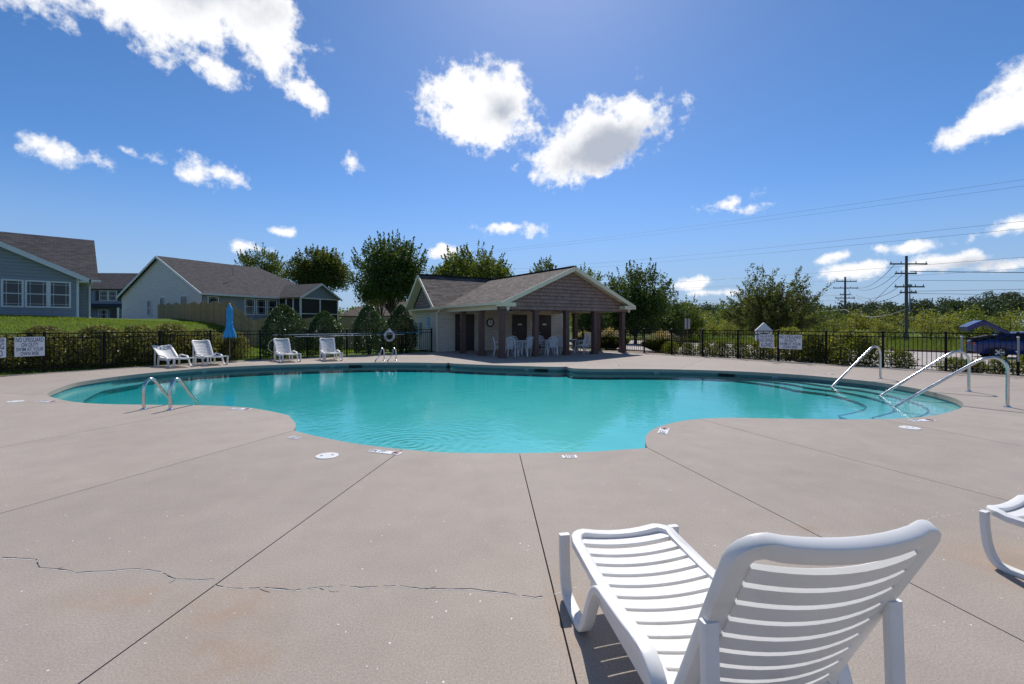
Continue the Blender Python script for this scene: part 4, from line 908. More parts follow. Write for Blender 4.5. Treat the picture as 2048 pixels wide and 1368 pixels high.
# ------------------------------------------------------------------ porch chairs and tables
cmsh = {}
def chair_meshes():
    cmsh['seat'] = MB().add(*strip(-.21, .21, -.2, .22, .025, lambda x: .43-.012*(1-(x/.21)**2), 6)).mesh('seat', 'chair_white', True, 50)
    for i, (sx, sy) in enumerate(((-1, 1), (1, 1), (-1, -1), (1, -1))):
        b = MB(); y1 = .27 if sy > 0 else -.29; b.sweep([(sx*.25, y1, 0), (sx*.235, sy*.22, .3), (sx*.225, sy*.19, .43)]+([(sx*.25, .18, .64)] if sy > 0 else []), rrect(.05, .03, .01, 2), (1, 0, 0)); cmsh['leg%d' % i] = b.mesh('leg', 'chair_white', True, 45)
    for sx in (-1, 1):
        b = MB(); b.sweep(spline([(sx*.26, .22, .63), (sx*.275, .05, .66), (sx*.27, -.15, .65), (sx*.235, -.255, .64)], 4), rrect(.02, .055, .008, 2), (0, 0, 1)); cmsh['arm%d' % sx] = b.mesh('armrest', 'chair_white', True, 45)
    b = MB(); arch = [(-.215, -.2, .42), (-.235, -.235, .6), (-.215, -.275, .78), (-.13, -.3, .88), (0, -.305, .91), (.13, -.3, .88), (.215, -.275, .78), (.235, -.235, .6), (.215, -.2, .42)]
    b.tube(spline(arch, 4), .021, 7); cmsh['arch'] = b.mesh('backrest', 'chair_white', True, 50)
    cmsh['slats'] = []
    for k in range(-3, 4):
        b = MB(); zt = .89-.014*k*k; b.sweep([(k*.042, -.185, .46), (k*.052, -.232, .64), (k*.056, -.29, zt)], rrect(.03, .012, .004, 1), (1, 0, 0)); cmsh['slats'].append(b.mesh('slat', 'chair_white'))
chair_meshes()
def chair(x, y, face, label):
    """face: compass heading in degrees of the sitter's look, counter-clockwise from +x"""
    t = empty('garden_chair', (x, y, 0), R(face-90), label, 'chair', 'white resin chairs on the porch')
    link('seat', cmsh['seat'], t)
    for i in range(4): link('leg', cmsh['leg%d' % i], t)
    for sx in (-1, 1): link('armrest', cmsh['arm%d' % sx], t)
    b = link('backrest', cmsh['arch'], t)
    for me in cmsh['slats']: link('slat', me, b)
TB = [(.42, 22.5, 'first'), (1.78, 23.35, 'middle'), (3.0, 24.4, 'last')]
for k, (x, y, nm) in enumerate(TB):
    t = empty('patio_table', (x, y, 0), .5, 'round white resin table, %s of the three on the porch%s' % (nm, (', nearest the clock', ', between the other two', ', nearest the driveway')[k]), 'table', 'porch tables')
    MB().lathe([(.001, .70), (.46, .70), (.485, .69), (.49, .715), (.47, .73), (.001, .73)], 28).build('table_top', 'chair_white', t, smooth=True)
    for j in range(4):
        a = R(45+90*j); b = MB(); b.sweep([(.22*math.cos(a), .22*math.sin(a), .70), (.26*math.cos(a), .26*math.sin(a), .3), (.36*math.cos(a), .36*math.sin(a), 0)], rrect(.05, .035, .01, 2), (-math.sin(a), math.cos(a), 0)); b.build('leg', 'chair_white', t)
for x, y, f, l in ((-.62, 22.25, 5, 'white resin chair seen from its side beside the corner post'), (-.02, 21.55, 75, 'white resin chair with its back turned, next to the corner post'), (.82, 21.75, 118, 'white resin chair turned half away at the first table, nearest the pool'), (1.02, 22.5, 170, 'white resin chair on the driveway side of the first table'), (.15, 23.3, 290, 'white resin chair behind the first table near the wall'), (.85, 23.45, 245, 'white resin chair behind the first table under the notice'),
                  (1.95, 22.55, 100, 'white resin chair with its back turned between the two middle posts'), (1.55, 24.2, 285, 'white resin chair behind the middle table at the wall side'), (2.3, 24.15, 240, 'white resin chair behind the middle table, far corner'), (2.62, 23.5, 62, 'white resin chair between the middle and last tables'), (3.6, 23.85, 150, 'white resin chair at the last table facing the wall'), (3.85, 24.75, 195, 'white resin chair at the far end of the last table')):
    chair(x, y, f, l)
# ------------------------------------------------------------------ steel rails
def rail_tube(pts, t, r=.028, name='rail'): return MB().tube(spline(pts, 8), r, 12).build(name, 'steel', t, smooth=True)
def flange(p, t): return MB().lathe([(.001, .0), (.055, 0), (.05, .018), (.028, .03), (.001, .031)], 16).build('flange', 'steel', t, (p[0], p[1], .001), smooth=True)
def handrail(base, end, label):
    t = empty('pool_handrail', (0, 0, 0), 0, label, 'handrail', 'handrails over the pool steps'); B, E = Vector(base), Vector(end); d = (E-B).normalized(); L = (E-B).length
    P = lambda s, z: (*(B+d*s), z)
    rail_tube([P(0, 0), P(0, .35), P(.0, .70), P(.04, .82), P(.13, .90), P(.24, .90), P(.40, .83), P(L*.5, .83-.96*(L*.5-.40)/(L-.40)), P(L-.02, -.13), P(L+.02, -.20), P(L+.02, -.36)], t); flange(base, t)
handrail((10.4, 12.85), (8.73, 12.38), 'single steel handrail on the far side of the pool steps')
handrail((10.42, 10.38), (8.77, 10.79), 'steel handrail of the near pair, the one farther from the camera')
handrail((9.19, 8.44), (7.84, 9.30), 'steel handrail of the near pair, closest to the picture edge')
def ladder(b0, b1, dirn, label, ho=.535, reach=.62):
    t = empty('pool_ladder', (0, 0, 0), 0, label, 'pool ladder', 'pool ladders'); d = Vector(dirn).normalized()
    for b in (b0, b1):
        B = Vector(b); P = lambda s, z: (*(B+d*s), z)
        rail_tube([P(0, 0), P(0, .2), P(0, .37), P(.045, .48), P(.14, ho), P(.24, .48), P(.40, .27), P(reach-.04, .06), P(reach, -.06), P(reach, -.22), P(reach, -.36)], t, .026); flange(b, t)
    A, Bv = Vector(b0)+d*reach, Vector(b1)+d*reach
    for z in (-.30,): MB().tube([(*A, z), (*Bv, z)], .02, 8).build('tread', 'steel', t)
ladder((-6.64, 8.21), (-6.12, 8.15), (.10, 1.0), 'steel pool ladder on the near edge of the pool')
ladder((-5.38, 19.15), (-4.88, 19.15), (-.18, -1.0), 'steel pool ladder on the far edge before the hollies', .52, .80)

# ------------------------------------------------------------------ deck plates, lids, cracks
def lid(px, py, label):
    x, y = G(px, py); t = empty('skimmer_lid', (x, y, .004), .3, label, 'skimmer lid', 'skimmer lids in the deck')
    MB().lathe([(.001, -.01), (.128, -.01), (.128, .002), (.12, .005), (.001, .005)], 32).build('cover', 'lid_white', t)
    for sx in (-1, 1): MB().lathe([(.001, .0045), (.014, .0045), (.014, .0065), (.001, .0065)], 10).build('finger_hole', 'ink_black', t, (sx*.06, 0, 0))
lid(654, 912, 'round white skimmer lid in the deck near the 3 1/2 FT plate'); lid(1820, 856, 'round white skimmer lid in the deck below the steps'); lid(30, 803.5, 'round white skimmer lid in the deck beyond the near ladder')
def plate(px, py, ang, w, h, txt, label, sym=True):
    x, y = G(px, py); t = empty('depth_plate', (x, y, .002), R(ang), label, 'depth marker', 'depth markers in the deck')
    MB().box((-w/2, -h/2, 0), (w/2, h/2, .003)).build('tile', 'sign_white', t)
    if txt:
        n = len(txt)
        for k, line in enumerate(txt):
            text_obj('lettering', line, h/n*.95, 'ink_black', t, ((-.12*w*2 if sym else 0), h/2-h/n*(k+.5), .004), (0, 0, 0), w*(.5 if sym else .72), .012)
    if sym:
        b = MB(); c = Vector((w*.34, 0, .0038)); r = h*.38
        b.tube([tuple(c+Vector((r*math.cos(R(a)), r*math.sin(R(a)), 0))) for a in range(0, 361, 20)], .004, 5); b.tube([tuple(c+Vector((-r*.7, r*.7, 0))), tuple(c+Vector((r*.7, -r*.7, 0)))], .004, 5); b.build('no_diving_ring', 'ink_red', t)
        MB().tube([(w*.34-.03, -.01, .0036), (w*.34, .012, .0036), (w*.34+.03, .0, .0036)], .006, 5).build('diver', 'ink_black', t)
plate(770, 904.5, -20, .43, .11, ['3½ FT'], 'white 3 1/2 FT depth plate at the pool edge, crossed by a joint')
plate(1139, 913.5, 3, .17, .11, ['NO', 'STEP'], 'small white NO STEP plate at the near pool edge', False)
plate(589, 875.5, -32, .17, .11, ['NO', 'STEP'], 'small white plate at the pool corner beside the near curve', False)
plate(480, 818, -10, .43, .12, ['5 FT'], 'white depth plate behind the near ladder')
plate(1327, 862, 66, .38, .13, ['3½ FT'], 'white depth plate on the curved corner of the deck')
plate(1842, 841, 8, .46, .13, ['3 FT'], 'white depth plate beside the shallow steps')
plate(93, 803, -6, .40, .13, ['4 FT'], 'white depth plate at the rounded end of the pool')
plate(1655, 748, -28, .38, .12, ['3 FT'], 'white depth plate on the far deck by the single handrail')
plate(1230, 730.5, -3, .4, .12, ['4 FT'], 'white depth plate on the far deck before the porch')
plate(868, 719, 8, .4, .12, ['5 FT'], 'white depth plate on the far deck near the downspout')
for px, py, ang in ((405, 742.5, 14), (868, 731.4, 6), (1058, 738.6, 3), (1300, 743.6, -2), (1560, 752.4, -14), (665, 731.2, 0)):
    x, y = G(px, py, -.16)
    i = near_idx((x, y)); p, q = Vector(POOL[i]), Vector(POOL[(i+2) % NP_]); d = (q-p).normalized(); nrm = Vector((-d.y, d.x))
    a = math.atan2(-d.y, -d.x)
    text_obj('depth_mark', '5 FT', .085, 'sign_white', pool, (p.x+nrm.x*(-.012), p.y+nrm.y*(-.012), -.118), (R(90), 0, a), None, .01)
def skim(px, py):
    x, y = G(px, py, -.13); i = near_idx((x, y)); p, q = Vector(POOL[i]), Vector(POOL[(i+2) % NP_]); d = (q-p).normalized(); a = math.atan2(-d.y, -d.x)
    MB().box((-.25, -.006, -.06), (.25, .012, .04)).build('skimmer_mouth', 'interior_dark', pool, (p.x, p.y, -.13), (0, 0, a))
for q in ((710, 731), (1082, 738), (1452, 746)): skim(*q)
def ribbon(px_pts, w, mat, name, jit=.008, seed=1, z=.0012, skip=0.0):
    rg = random.Random(seed); P = [Vector((*G(*p), 0)) for p in px_pts]; out = []; wk = 0.0
    for i in range(len(P)-1):
        L = (P[i+1]-P[i]).length; n = max(2, int(L/.03)); nn = (P[i+1]-P[i]).normalized().cross(Vector((0, 0, 1)))
        for k in range(n):
            wk = .82*wk+rg.gauss(0, jit*.55); out.append(P[i].lerp(P[i+1], k/n)+nn*wk)
    b = MB(); vs = []; fs = []
    for i, p in enumerate(out):
        d = (out[min(i+1, len(out)-1)]-out[max(i-1, 0)]).normalized(); nn = d.cross(Vector((0, 0, 1))); ww = w*rg.uniform(.35, 1.3)
        vs += [(*(p+nn*ww/2).xy, z), (*(p-nn*ww/2).xy, z)]
        if i and rg.random() > skip: fs.append((2*i-2, 2*i-1, 2*i+1, 2*i))
    b.add(vs, fs); return b.build(name, mat, deck)
CR = [(5, 1116), (30, 1117), (75, 1119), (82, 1135), (110, 1139), (150, 1148), (200, 1145), (260, 1141), (320, 1146), (352, 1160), (400, 1162), (440, 1160)]
CR2 = [(430, 1171), (455, 1177), (520, 1177), (590, 1180), (640, 1176), (680, 1172), (720, 1178), (790, 1173), (850, 1179), (900, 1181), (940, 1179), (1010, 1186), (1070, 1196), (1100, 1192)]
for k, c in enumerate((CR, CR2)):
    ribbon(c, .011, 'crack_pale', 'crack', .006, 3+k, .0010, .10); ribbon([(x, y-1.2) for x, y in c], .008, 'crack_dark', 'crack', .006, 3+k, .0016, .12)
for br in ([(640, 1176), (668, 1184), (690, 1181)], [(352, 1160), (338, 1168), (318, 1170)], [(110, 1139), (128, 1133), (150, 1134)], [(850, 1179), (872, 1172), (900, 1173)], [(520, 1177), (540, 1184), (566, 1185)]): ribbon(br, .0035, 'crack_dark', 'crack', .006, 21, .0014, .1)
ribbon([(1100, 1192), (1125, 1182), (1160, 1170)], .006, 'crack_pale', 'crack', .006, 9, .001, .3)
ribbon([(1820, 1048), (1850, 1040), (1875, 1033), (1910, 1027), (1940, 1022), (1980, 1013)], .007, 'crack_pale', 'crack', .008, 11, .001, .35)
# ------------------------------------------------------------------ signs on the fences
def fence_sign(c, ang, w, h, lines, label, ztop, sizes):
    t = empty('warning_sign', (*c, ztop-h/2), ang, label, 'sign'); MB().box((-w/2, -.006, -h/2), (w/2, 0, h/2)).build('board', 'sign_white', t, bevel=.002)
    tot = sum(sizes); z = h/2-.03*h
    for ln, s in zip(lines, sizes):
        hh = (h*.94)*s/tot; text_obj('lettering', ln[0], hh*1.18, 'sign_navy', t, (0, -.0075, z-hh*.52), (R(90), 0, 0), w*ln[1], .008); z -= hh
def on_line(a, b, f, side): A, B = Vector(a), Vector(b); d = (B-A).normalized(); p = A.lerp(B, f); return (p.x+d.y*side, p.y-d.x*side), math.atan2(d.y, d.x)
NL = [('NO LIFEGUARD', .92), ('ON DUTY', .56), ('SWIM AT YOUR', .9), ('OWN RISK', .62)]; ND = [('SHALLOW WATER', .9), ('NO DIVING', .88), ('ALLOWED', .8)]
c, a = on_line(FL[1], FL[2], .86, .03); fence_sign(c, a, .66, .60, NL, 'NO LIFEGUARD ON DUTY sign on the fence before the variegated shrubs', 1.14, (1.2, 1.1, 1, 1))
c, a = on_line(FL[1], FL[2], .495, .03); fence_sign(c, a, .70, .60, ND, 'NO DIVING ALLOWED sign cut by the picture edge on the lawn side fence', 1.13, (.8, 1.2, 1.2))
def right_sign(px, w, h, lines, label, ztop, sizes):
    t_ = (px-1024)/F; Y = 25.56/(t_+.77); p = Vector((t_*Y, Y)); d = Vector((.61, -.792)); n_ = Vector((-.792, -.61)); p = p+n_*.03
    fence_sign(tuple(p), math.atan2(d.y, d.x), w, h, lines, label, ztop, sizes)
right_sign(1534, .57, .56, ND, 'NO DIVING ALLOWED sign on the fence under the spreading tree', 1.10, (.8, 1.2, 1.2)); right_sign(1581, .86, .58, NL, 'NO LIFEGUARD ON DUTY sign on the fence along the driveway bed', 1.10, (1.2, 1.1, 1, 1))
# ------------------------------------------------------------------ umbrella, life ring, poles
um = empty('closed_umbrella', (-11.35, 18.3, 0), 0, 'closed light blue parasol standing by the black fence', 'umbrella')
MB().tube([(0, 0, .05), (0, 0, 2.3)], .019, 10).build('pole', 'pole_wood', um)
MB().lathe([(.001, 0), (.26, 0), (.26, .025), (.22, .05), (.05, .07), (.03, .18), (.001, .18)], 20).build('base', 'black_metal', um)
b = MB(); prof = [(.20, 1.02), (.17, 1.2), (.115, 1.42), (.085, 1.6), (.095, 1.9), (.09, 2.1), (.05, 2.24), (.02, 2.30)]; sg = 32; vs = []; rg = random.Random(4)
for i, (r, z) in enumerate(prof):
    for k in range(sg): rr = r*(1+.26*math.cos(8*2*math.pi*k/sg+.5*i)); vs.append((rr*math.cos(2*math.pi*k/sg), rr*math.sin(2*math.pi*k/sg), z-.06*(i == 0)*math.cos(8*2*math.pi*k/sg)))
b.add(vs, [(i*sg+k, i*sg+(k+1) % sg, (i+1)*sg+(k+1) % sg, (i+1)*sg+k) for i in range(len(prof)-1) for k in range(sg)]); b.build('canopy', 'umbrella_blue', um, smooth=True, angle=80)
MB().lathe([(.11, 2.08), (.12, 2.12), (.06, 2.26), (.02, 2.32), (.001, 2.33)], 16).build('vent_cap', 'umbrella_blue', um, smooth=True); MB().lathe([(.10, 1.58), (.115, 1.60), (.10, 1.63)], 16).build('tie_band', 'umbrella_blue', um)
MB().lathe([(.02, 2.33), (.025, 2.36), (.001, 2.39)], 10).build('finial', 'white_trim', um)
c, a = on_line(FB[4], FB[5], .25, .10)
lr = empty('life_ring', (*c, .93), a, 'white life ring hung on the fence between the last two hollies', 'life ring')
b = MB(); b.tube([(.24*math.cos(R(q)), 0, .24*math.sin(R(q))) for q in range(0, 361, 15)], .062, 10, False); b.build('ring', 'sign_white', lr, smooth=True, angle=90)
for q in (45, 135, 225, 315): MB().tube([(.24*math.cos(R(q-5)), 0, .24*math.sin(R(q-5))), (.24*math.cos(R(q+5)), 0, .24*math.sin(R(q+5)))], .066, 10, False).build('band', 'utility_grey', lr)
b = MB(); b.tube([(.17*math.cos(R(q)), -.07, .17*math.sin(R(q))-.02) for q in range(0, 721, 20)], .012, 5); b.build('rope', 'utility_grey', lr)
MB().box((-.05, -.02, .26), (.05, .05, .38)).build('bracket', 'white_trim', lr)
def hung_pole(f0, f1, z, label, mats, r=.017):
    p0 = Vector(on_line(FB[1], FB[2], f0, .09)[0]); A, B = Vector(FB[1]), Vector(FB[5]); q0 = A.lerp(B, f0)+Vector((.05, -.07)); q1 = A.lerp(B, f1)+Vector((.05, -.07))
    t = empty('pool_pole', (0, 0, 0), 0, label, 'pole', 'pool poles on the fence'); m_ = q0.lerp(q1, .62)
    MB().tube([(*q0, z), (*m_, z+.02)], r, 8).build('handle_tube', mats[0], t); MB().tube([(*m_, z+.02), (*q1, z+.03)], r*.8, 8).build('inner_tube', mats[1], t)
    for f in (.2, .75): m2 = q0.lerp(q1, f); MB().box((-.02, -.03, -.03), (.02, .06, .03)).build('hook', 'white_trim', t, (*m2, z))
hung_pole(.07, 1.12, 1.06, 'long pool pole with blue end hung along the holly fence, upper one', ('white_trim', 'pole_blue')); hung_pole(.2, .98, .97, 'long white pool pole hung along the holly fence, lower one', ('white_trim', 'white_trim'))
b = MB(); A = Vector(FB[1]).lerp(Vector(FB[5]), .08)+Vector((.05, -.08)); b.tube(spline([(A.x+.1, A.y, .97), (A.x-.15, A.y-.1, .75), (A.x-.18, A.y-.12, .45), (A.x-.02, A.y-.05, .3)], 6), .012, 6)
tag(b.build('shepherd_hook', 'steel'), 'curved steel rescue hook hanging behind a lounger', 'rescue hook')
# gate latches on the driveway fence
for px, nm in ((1924, 'tall grey gate latch on the fence beyond the near pair of handrails'), (2037, 'tall grey gate latch on the fence in front of the blue car')):
    t_ = (px-1024)/F; Y = 25.56/(t_+.77); p = (t_*Y-.05, Y-.04); g = empty('gate_latch', (*p, 0), R(-52), nm, 'gate latch', 'gate latches')
    MB().box((-.025, -.03, .42), (.025, 0, 1.12)).build('housing', 'utility_grey', g, bevel=.006); MB().lathe([(.001, 0), (.03, 0), (.034, .03), (.02, .05), (.001, .05)], 12).build('pull_knob', 'white_trim', g, (0, -.015, 1.12), smooth=True); MB().lathe([(.001, 0), (.022, 0), (.022, .04), (.001, .045)], 10, RX).build('key_lock', 'steel', g, (-.03, -.02, .72))
# ------------------------------------------------------------------ car
car = empty('parked_car', (26.6, 26.4, tz(26.6, 26.4)+.07), R(-30), 'dark blue hatchback parked beyond the fence with its tailgate open', 'car')
ST = [(0.0, .32, .82, .82, .70, .80, .72), (.12, .24, .93, .93, .78, .87, .80), (.45, .22, .96, 1.00, .82, .91, .82), (.95, .20, .96, 1.20, .84, .92, .72), (1.5, .19, .95, 1.39, .85, .92, .63), (2.1, .18, .94, 1.45, .85, .92, .60), (2.7, .18, .92, 1.43, .85, .92, .60), (3.2, .18, .91, 1.25, .85, .91, .66), (3.55, .19, .90, 1.0, .85, .90, .76), (4.1, .21, .86, .88, .82, .88, .78), (4.55, .26, .74, .76, .75, .80, .70), (4.72, .34, .6, .62, .62, .66, .6)]
def ring(s):
    x, zb_, zm, zt, wl_, wm, wt = s
    half = [(wl_*.9, zb_), (wl_, zb_+.10), (wm, (zb_+zm)/2+.06), (wm*.985, zm-.06), (wm*.955, zm), (wt+(wm*.95-wt)*.45, zm+(zt-zm)*.55), (wt+.02, zm+(zt-zm)*.93), (wt*.8, zt+.015), (0, zt+.03)]
    return [(x, -y, z) for y, z in half]+[(x, y, z) for y, z in half[::-1][1:]]
b = MB(); rings = [ring(s) for s in ST]; m = len(rings[0]); b.add([p for r_ in rings for p in r_], [(i*m+k, i*m+k+1, (i+1)*m+k+1, (i+1)*m+k) for i in range(len(rings)-1) for k in range(m-1)]+[tuple(range(m)), tuple(range((len(rings)-1)*m, len(rings)*m))[::-1]])
body = b.build('body', 'car_blue', car, smooth=True, angle=38)
def between(i, f, k, g, push=.008):
    a = Vector(rings[i][k]).lerp(Vector(rings[i][k+1]), g); c = Vector(rings[i+1][k]).lerp(Vector(rings[i+1][k+1]), g); p = a.lerp(c, f); p.y -= push; return tuple(p)
for i0, f0, i1, f1 in ((2, .9, 3, .95), (4, .05, 4, .95), (5, .08, 6, .9)):
    w = MB(); lo = [between(i0, f0, 4, .1), between(i1, f1, 4, .1)]; hi = [between(i0, max(f0, .0), 5, .75 if i0 > 2 else .3), between(i1, f1, 5, .78)]; w.add([lo[0], lo[1], hi[1], hi[0]], [(0, 1, 2, 3)]); w.build('side_window', 'car_glass', car); MB().add([(x, -y, z) for x, y, z in (lo[0], lo[1], hi[1], hi[0])], [(3, 2, 1, 0)]).build('side_window', 'car_glass', car)
for k in (3,): MB().sweep([(.35, -.925, .70), (1.4, -.935, .72), (2.6, -.935, .70), (3.6, -.91, .68)], rrect(.02, .008, .003, 1), (0, 0, 1)).build('crease', 'car_blue', car)
MB().box((.30, -.70, .97), (1.25, .70, 1.03), Matrix.Rotation(R(-14), 4, 'Y')).build('boot_opening', 'interior_dark', car, (-.12, 0, -.04))
# raised tailgate: rear glass then lid
gz = [(1.42, 1.43), (1.05, 1.68), (.62, 1.96), (.45, 2.05), (.30, 2.06), (.05, 1.94), (-.25, 1.76), (-.33, 1.70)]; b = MB(); n = len(gz); vs = []
for x, z in gz:
    w = .62 if x > .6 else .70
    for yy in (-w, -w*.93, w*.93, w): vs.append((x, yy, z+(.03 if abs(yy) < w*.95 else -.03)))
for x, z in gz: vs += [(x+.09, y, z-.24) for y in (-.6, .6)]
fs = [(i*4+k, i*4+k+1, (i+1)*4+k+1, (i+1)*4+k) for i in range(n-1) for k in range(3)]; o4 = 4*n
fs += [(o4+2*i, o4+2*i+1, o4+2*i+3, o4+2*i+2) for i in range(n-1)]+[(i*4, (i+1)*4, o4+2*i+2, o4+2*i) for i in range(n-1)]+[(i*4+3, (i+1)*4+3, o4+2*i+3, o4+2*i+1) for i in range(n-1)]+[(0, 1, 2, 3, o4+1, o4), ((n-1)*4, (n-1)*4+1, (n-1)*4+2, (n-1)*4+3, o4+2*n-1, o4+2*n-2)]
gate = b.add(vs, fs).build('tailgate', 'car_blue', car, smooth=True, angle=40)
MB().add([(1.34, -.54, 1.515), (.66, -.56, 1.975), (.66, .56, 1.975), (1.34, .54, 1.515)], [(0, 1, 2, 3)]).build('rear_glass', 'car_glass', gate)
for sy in (-1, 1):
    MB().tube([(.95, sy*.60, 1.08), (.62, sy*.58, 1.84)], .013, 6).build('gas_strut', 'black_metal', car)
    MB().box((-.005, sy*.55-.18, .70), (.05, sy*.55+.18, .86)).build('tail_light', 'lamp_red', car, bevel=.02)
    for x in (.92, 3.70):
        Mx = Matrix.Translation((x, sy*.80, .325)) @ Matrix.Rotation(R(90), 4, 'X')
        w = MB().lathe([(.20, -.11), (.31, -.11), (.325, -.08), (.325, .08), (.31, .11), (.20, .11)], 28, Mx, False).build('wheel', 'rubber', car, smooth=True)
        r_ = MB().lathe([(.185, -.10), (.215, -.112), (.215, .112), (.185, .10)], 24, Mx, False); r_.lathe([(.001, -.09), (.05, -.095), (.05, .095), (.001, .09)], 12, Mx)
        for q in range(5): r_.box((.04, -.035, -.10), (.2, .035, .10), Mx @ Matrix.Rotation(R(72*q), 4, 'Z'))
        r_.build('rim', 'alloy', w)
        MB().lathe([(.001, -.10), (.40, -.10), (.40, .10), (.001, .10)], 24, Matrix.Translation((x, sy*.775, .345)) @ Matrix.Rotation(R(90), 4, 'X')).build('wheel_arch', 'interior_dark', car)
MB().box((1.75, -.945, .80), (1.95, -.925, .83)).build('door_handle', 'car_blue', car); MB().box((2.95, -1.02, .95), (3.12, -.9, 1.06)).build('mirror', 'car_blue', car, bevel=.02)
# ------------------------------------------------------------------ utility poles and wires
def utility_pole(x, y, top, arms, label, sc=1.0):
    z0 = tz(x, y); t = empty('utility_pole', (x, y, z0), 0, label, 'utility pole', 'utility poles'); MB().tube([(0, 0, -.3), (0, 0, (top-z0)*.5), (0, 0, top-z0)], [.17*sc, .15*sc, .12*sc], 12).build('pole', 'pole_wood', t, smooth=True)
    for zt, x0, x1, hw in arms:
        a = MB().box((x0, -.26, zt-z0-.07), (x1, -.14, zt-z0+.07)).build('crossarm', 'pole_wood', t)
        for q in (x0+.1, x0+(x1-x0)*.3, x0+(x1-x0)*.7, x1-.1):
            if abs(q) < .25: continue
            MB().lathe([(.02, 0), (.05, .04), (.035, .1), (.05, .14), (.02, .2)], 8).build('insulator', 'insulator', a, (q, -.2, zt-z0+.07))
utility_pole(41.6, 48, 8.72, [(7.85, -1.9, 2.0, 0), (6.85, -1.35, .9, 0), (5.45, -1.4, 1.7, 0), (4.85, -.85, .9, 0)], 'nearer tall wooden utility pole with four crossarms')
utility_pole(54.9, 75, 9.3, [(8.55, -1.6, 1.75, 0), (7.45, -2.1, 2.0, 0), (6.35, -1.0, .7, 0), (5.8, -1.75, 1.45, 0)], 'farther wooden utility pole behind the spreading tree', 1.1)
def P3(px, py, Y): return ((px-1024)*Y/F, Y, CAMH+(648-py)*Y/F)
def wire(a, b, sag, label, r=.017, mat='wire_dark'):
    A, B = Vector(a), Vector(b); pts = [tuple(A.lerp(B, k/14)-Vector((0, 0, sag*4*(k/14)*(1-k/14)))) for k in range(15)]
    tag(MB().tube(pts, r, 5).build('power_line', mat), label, 'power line', 'overhead lines')
wire(P3(2300, 322, 60), P3(860, 512, 190), 1.2, 'topmost pair of thin overhead wires, upper one', .016); wire(P3(2300, 337, 60), P3(860, 515, 190), 1.2, 'topmost pair of thin overhead wires, lower one', .016)
wire(P3(2300, 415, 55), P3(1000, 540, 170), .8, 'second pair of overhead wires, upper one', .020); wire(P3(2300, 432, 55), P3(1000, 546, 170), .8, 'second pair of overhead wires, lower one', .020)
wire(P3(2300, 494, 48), P3(1140, 574, 150), .6, 'wire running behind the top of the nearer pole', .020); wire(P3(2300, 520, 48), P3(1180, 582, 150), .6, 'wire passing just under the top of the nearer pole', .016)
for k, (py, q) in enumerate(((543, 'thick cable leaving the second crossarm of the nearer pole'), (561, 'single wire between the second and third crossarms of the nearer pole'), (583, 'wire leaving the third crossarm of the nearer pole'), (587, 'wire leaving the lowest crossarm of the nearer pole'))):
    wire((41.8, 47.8, P3(1813, py, 48)[2]), P3(2400, py+(4, 0, -14, 5)[k], 46), .05, q, .036 if k == 0 else .018)
for k, (y0, y1, q) in enumerate(((528, 575, 'upper span between the two poles'), (545, 577, 'second span between the two poles'), (572, 590, 'third span between the two poles'), (585, 595, 'lowest dark span between the two poles'))):
    wire(P3(1790+5*k, y0, 47.8), P3(1712, y1, 74.8), .9, q, .024)
wire(P3(1811, 619, 47.8), P3(1690, 619, 74.8), 1.0, 'pale sagging cable low between the two poles', .038, 'utility_grey'); wire(P3(1690, 619, 74.8), P3(1350, 628, 130), .8, 'pale low cable running off behind the spreading tree', .026, 'utility_grey')
wire(P3(1690, 590, 74.8), P3(1180, 602, 140), .5, 'lowest wires behind the spreading tree, upper one', .021); wire(P3(1690, 600, 74.8), P3(1180, 608, 140), .5, 'lowest wires behind the spreading tree, lower one', .021)
wire(P3(1808, 545, 47.8), P3(1745, 605, 47), .0, 'slanting guy wire of the nearer pole', .02); wire(P3(1694, 575, 74.8), P3(1722, 620, 74), .0, 'slanting guy wire of the farther pole', .018)
# ------------------------------------------------------------------ letter house, sign from behind
x, y = 12.55, 22.7; lh = empty('letter_house', (x, y, tz(x, y)), R(-25), 'small white house shaped box on a post behind the fence', 'mailbox')
MB().box((-.05, -.05, -.1), (.05, .05, 1.0)).build('post', 'white_trim', lh); MB().box((-.36, -.28, .95), (.36, .28, 1.42)).build('box', 'sign_white', lh, bevel=.01)
MB().add([(-.42, -.34, 1.42), (.42, -.34, 1.42), (0, -.34, 1.86), (-.42, .34, 1.42), (.42, .34, 1.42), (0, .34, 1.86)], [(0, 1, 2), (5, 4, 3), (0, 2, 5, 3), (1, 4, 5, 2), (0, 3, 4, 1)]).build('roof', 'sign_white', lh)
MB().box((-.16, -.292, 1.02), (.16, -.281, 1.34)).build('window', 'window_glass', lh); MB().box((-.28, -.30, .97), (-.2, -.281, 1.02)).build('latch', 'black_metal', lh)
b = MB(); b.add([(0, -.15, .70), (-.26, -.15, .88), (-.14, -.15, .97), (0, -.15, .92), (.14, -.15, .97), (.26, -.15, .88), (0, .05, .70), (-.26, .05, .88), (-.14, .05, .97), (0, .05, .92), (.14, .05, .97), (.26, .05, .88)], [(0, 5, 4, 3, 2, 1), (6, 7, 8, 9, 10, 11), (0, 1, 7, 6), (5, 0, 6, 11), (1, 2, 8, 7), (4, 5, 11, 10), (2, 3, 9, 8), (3, 4, 10, 9)]); b.build('planter', 'curb_brown', lh)
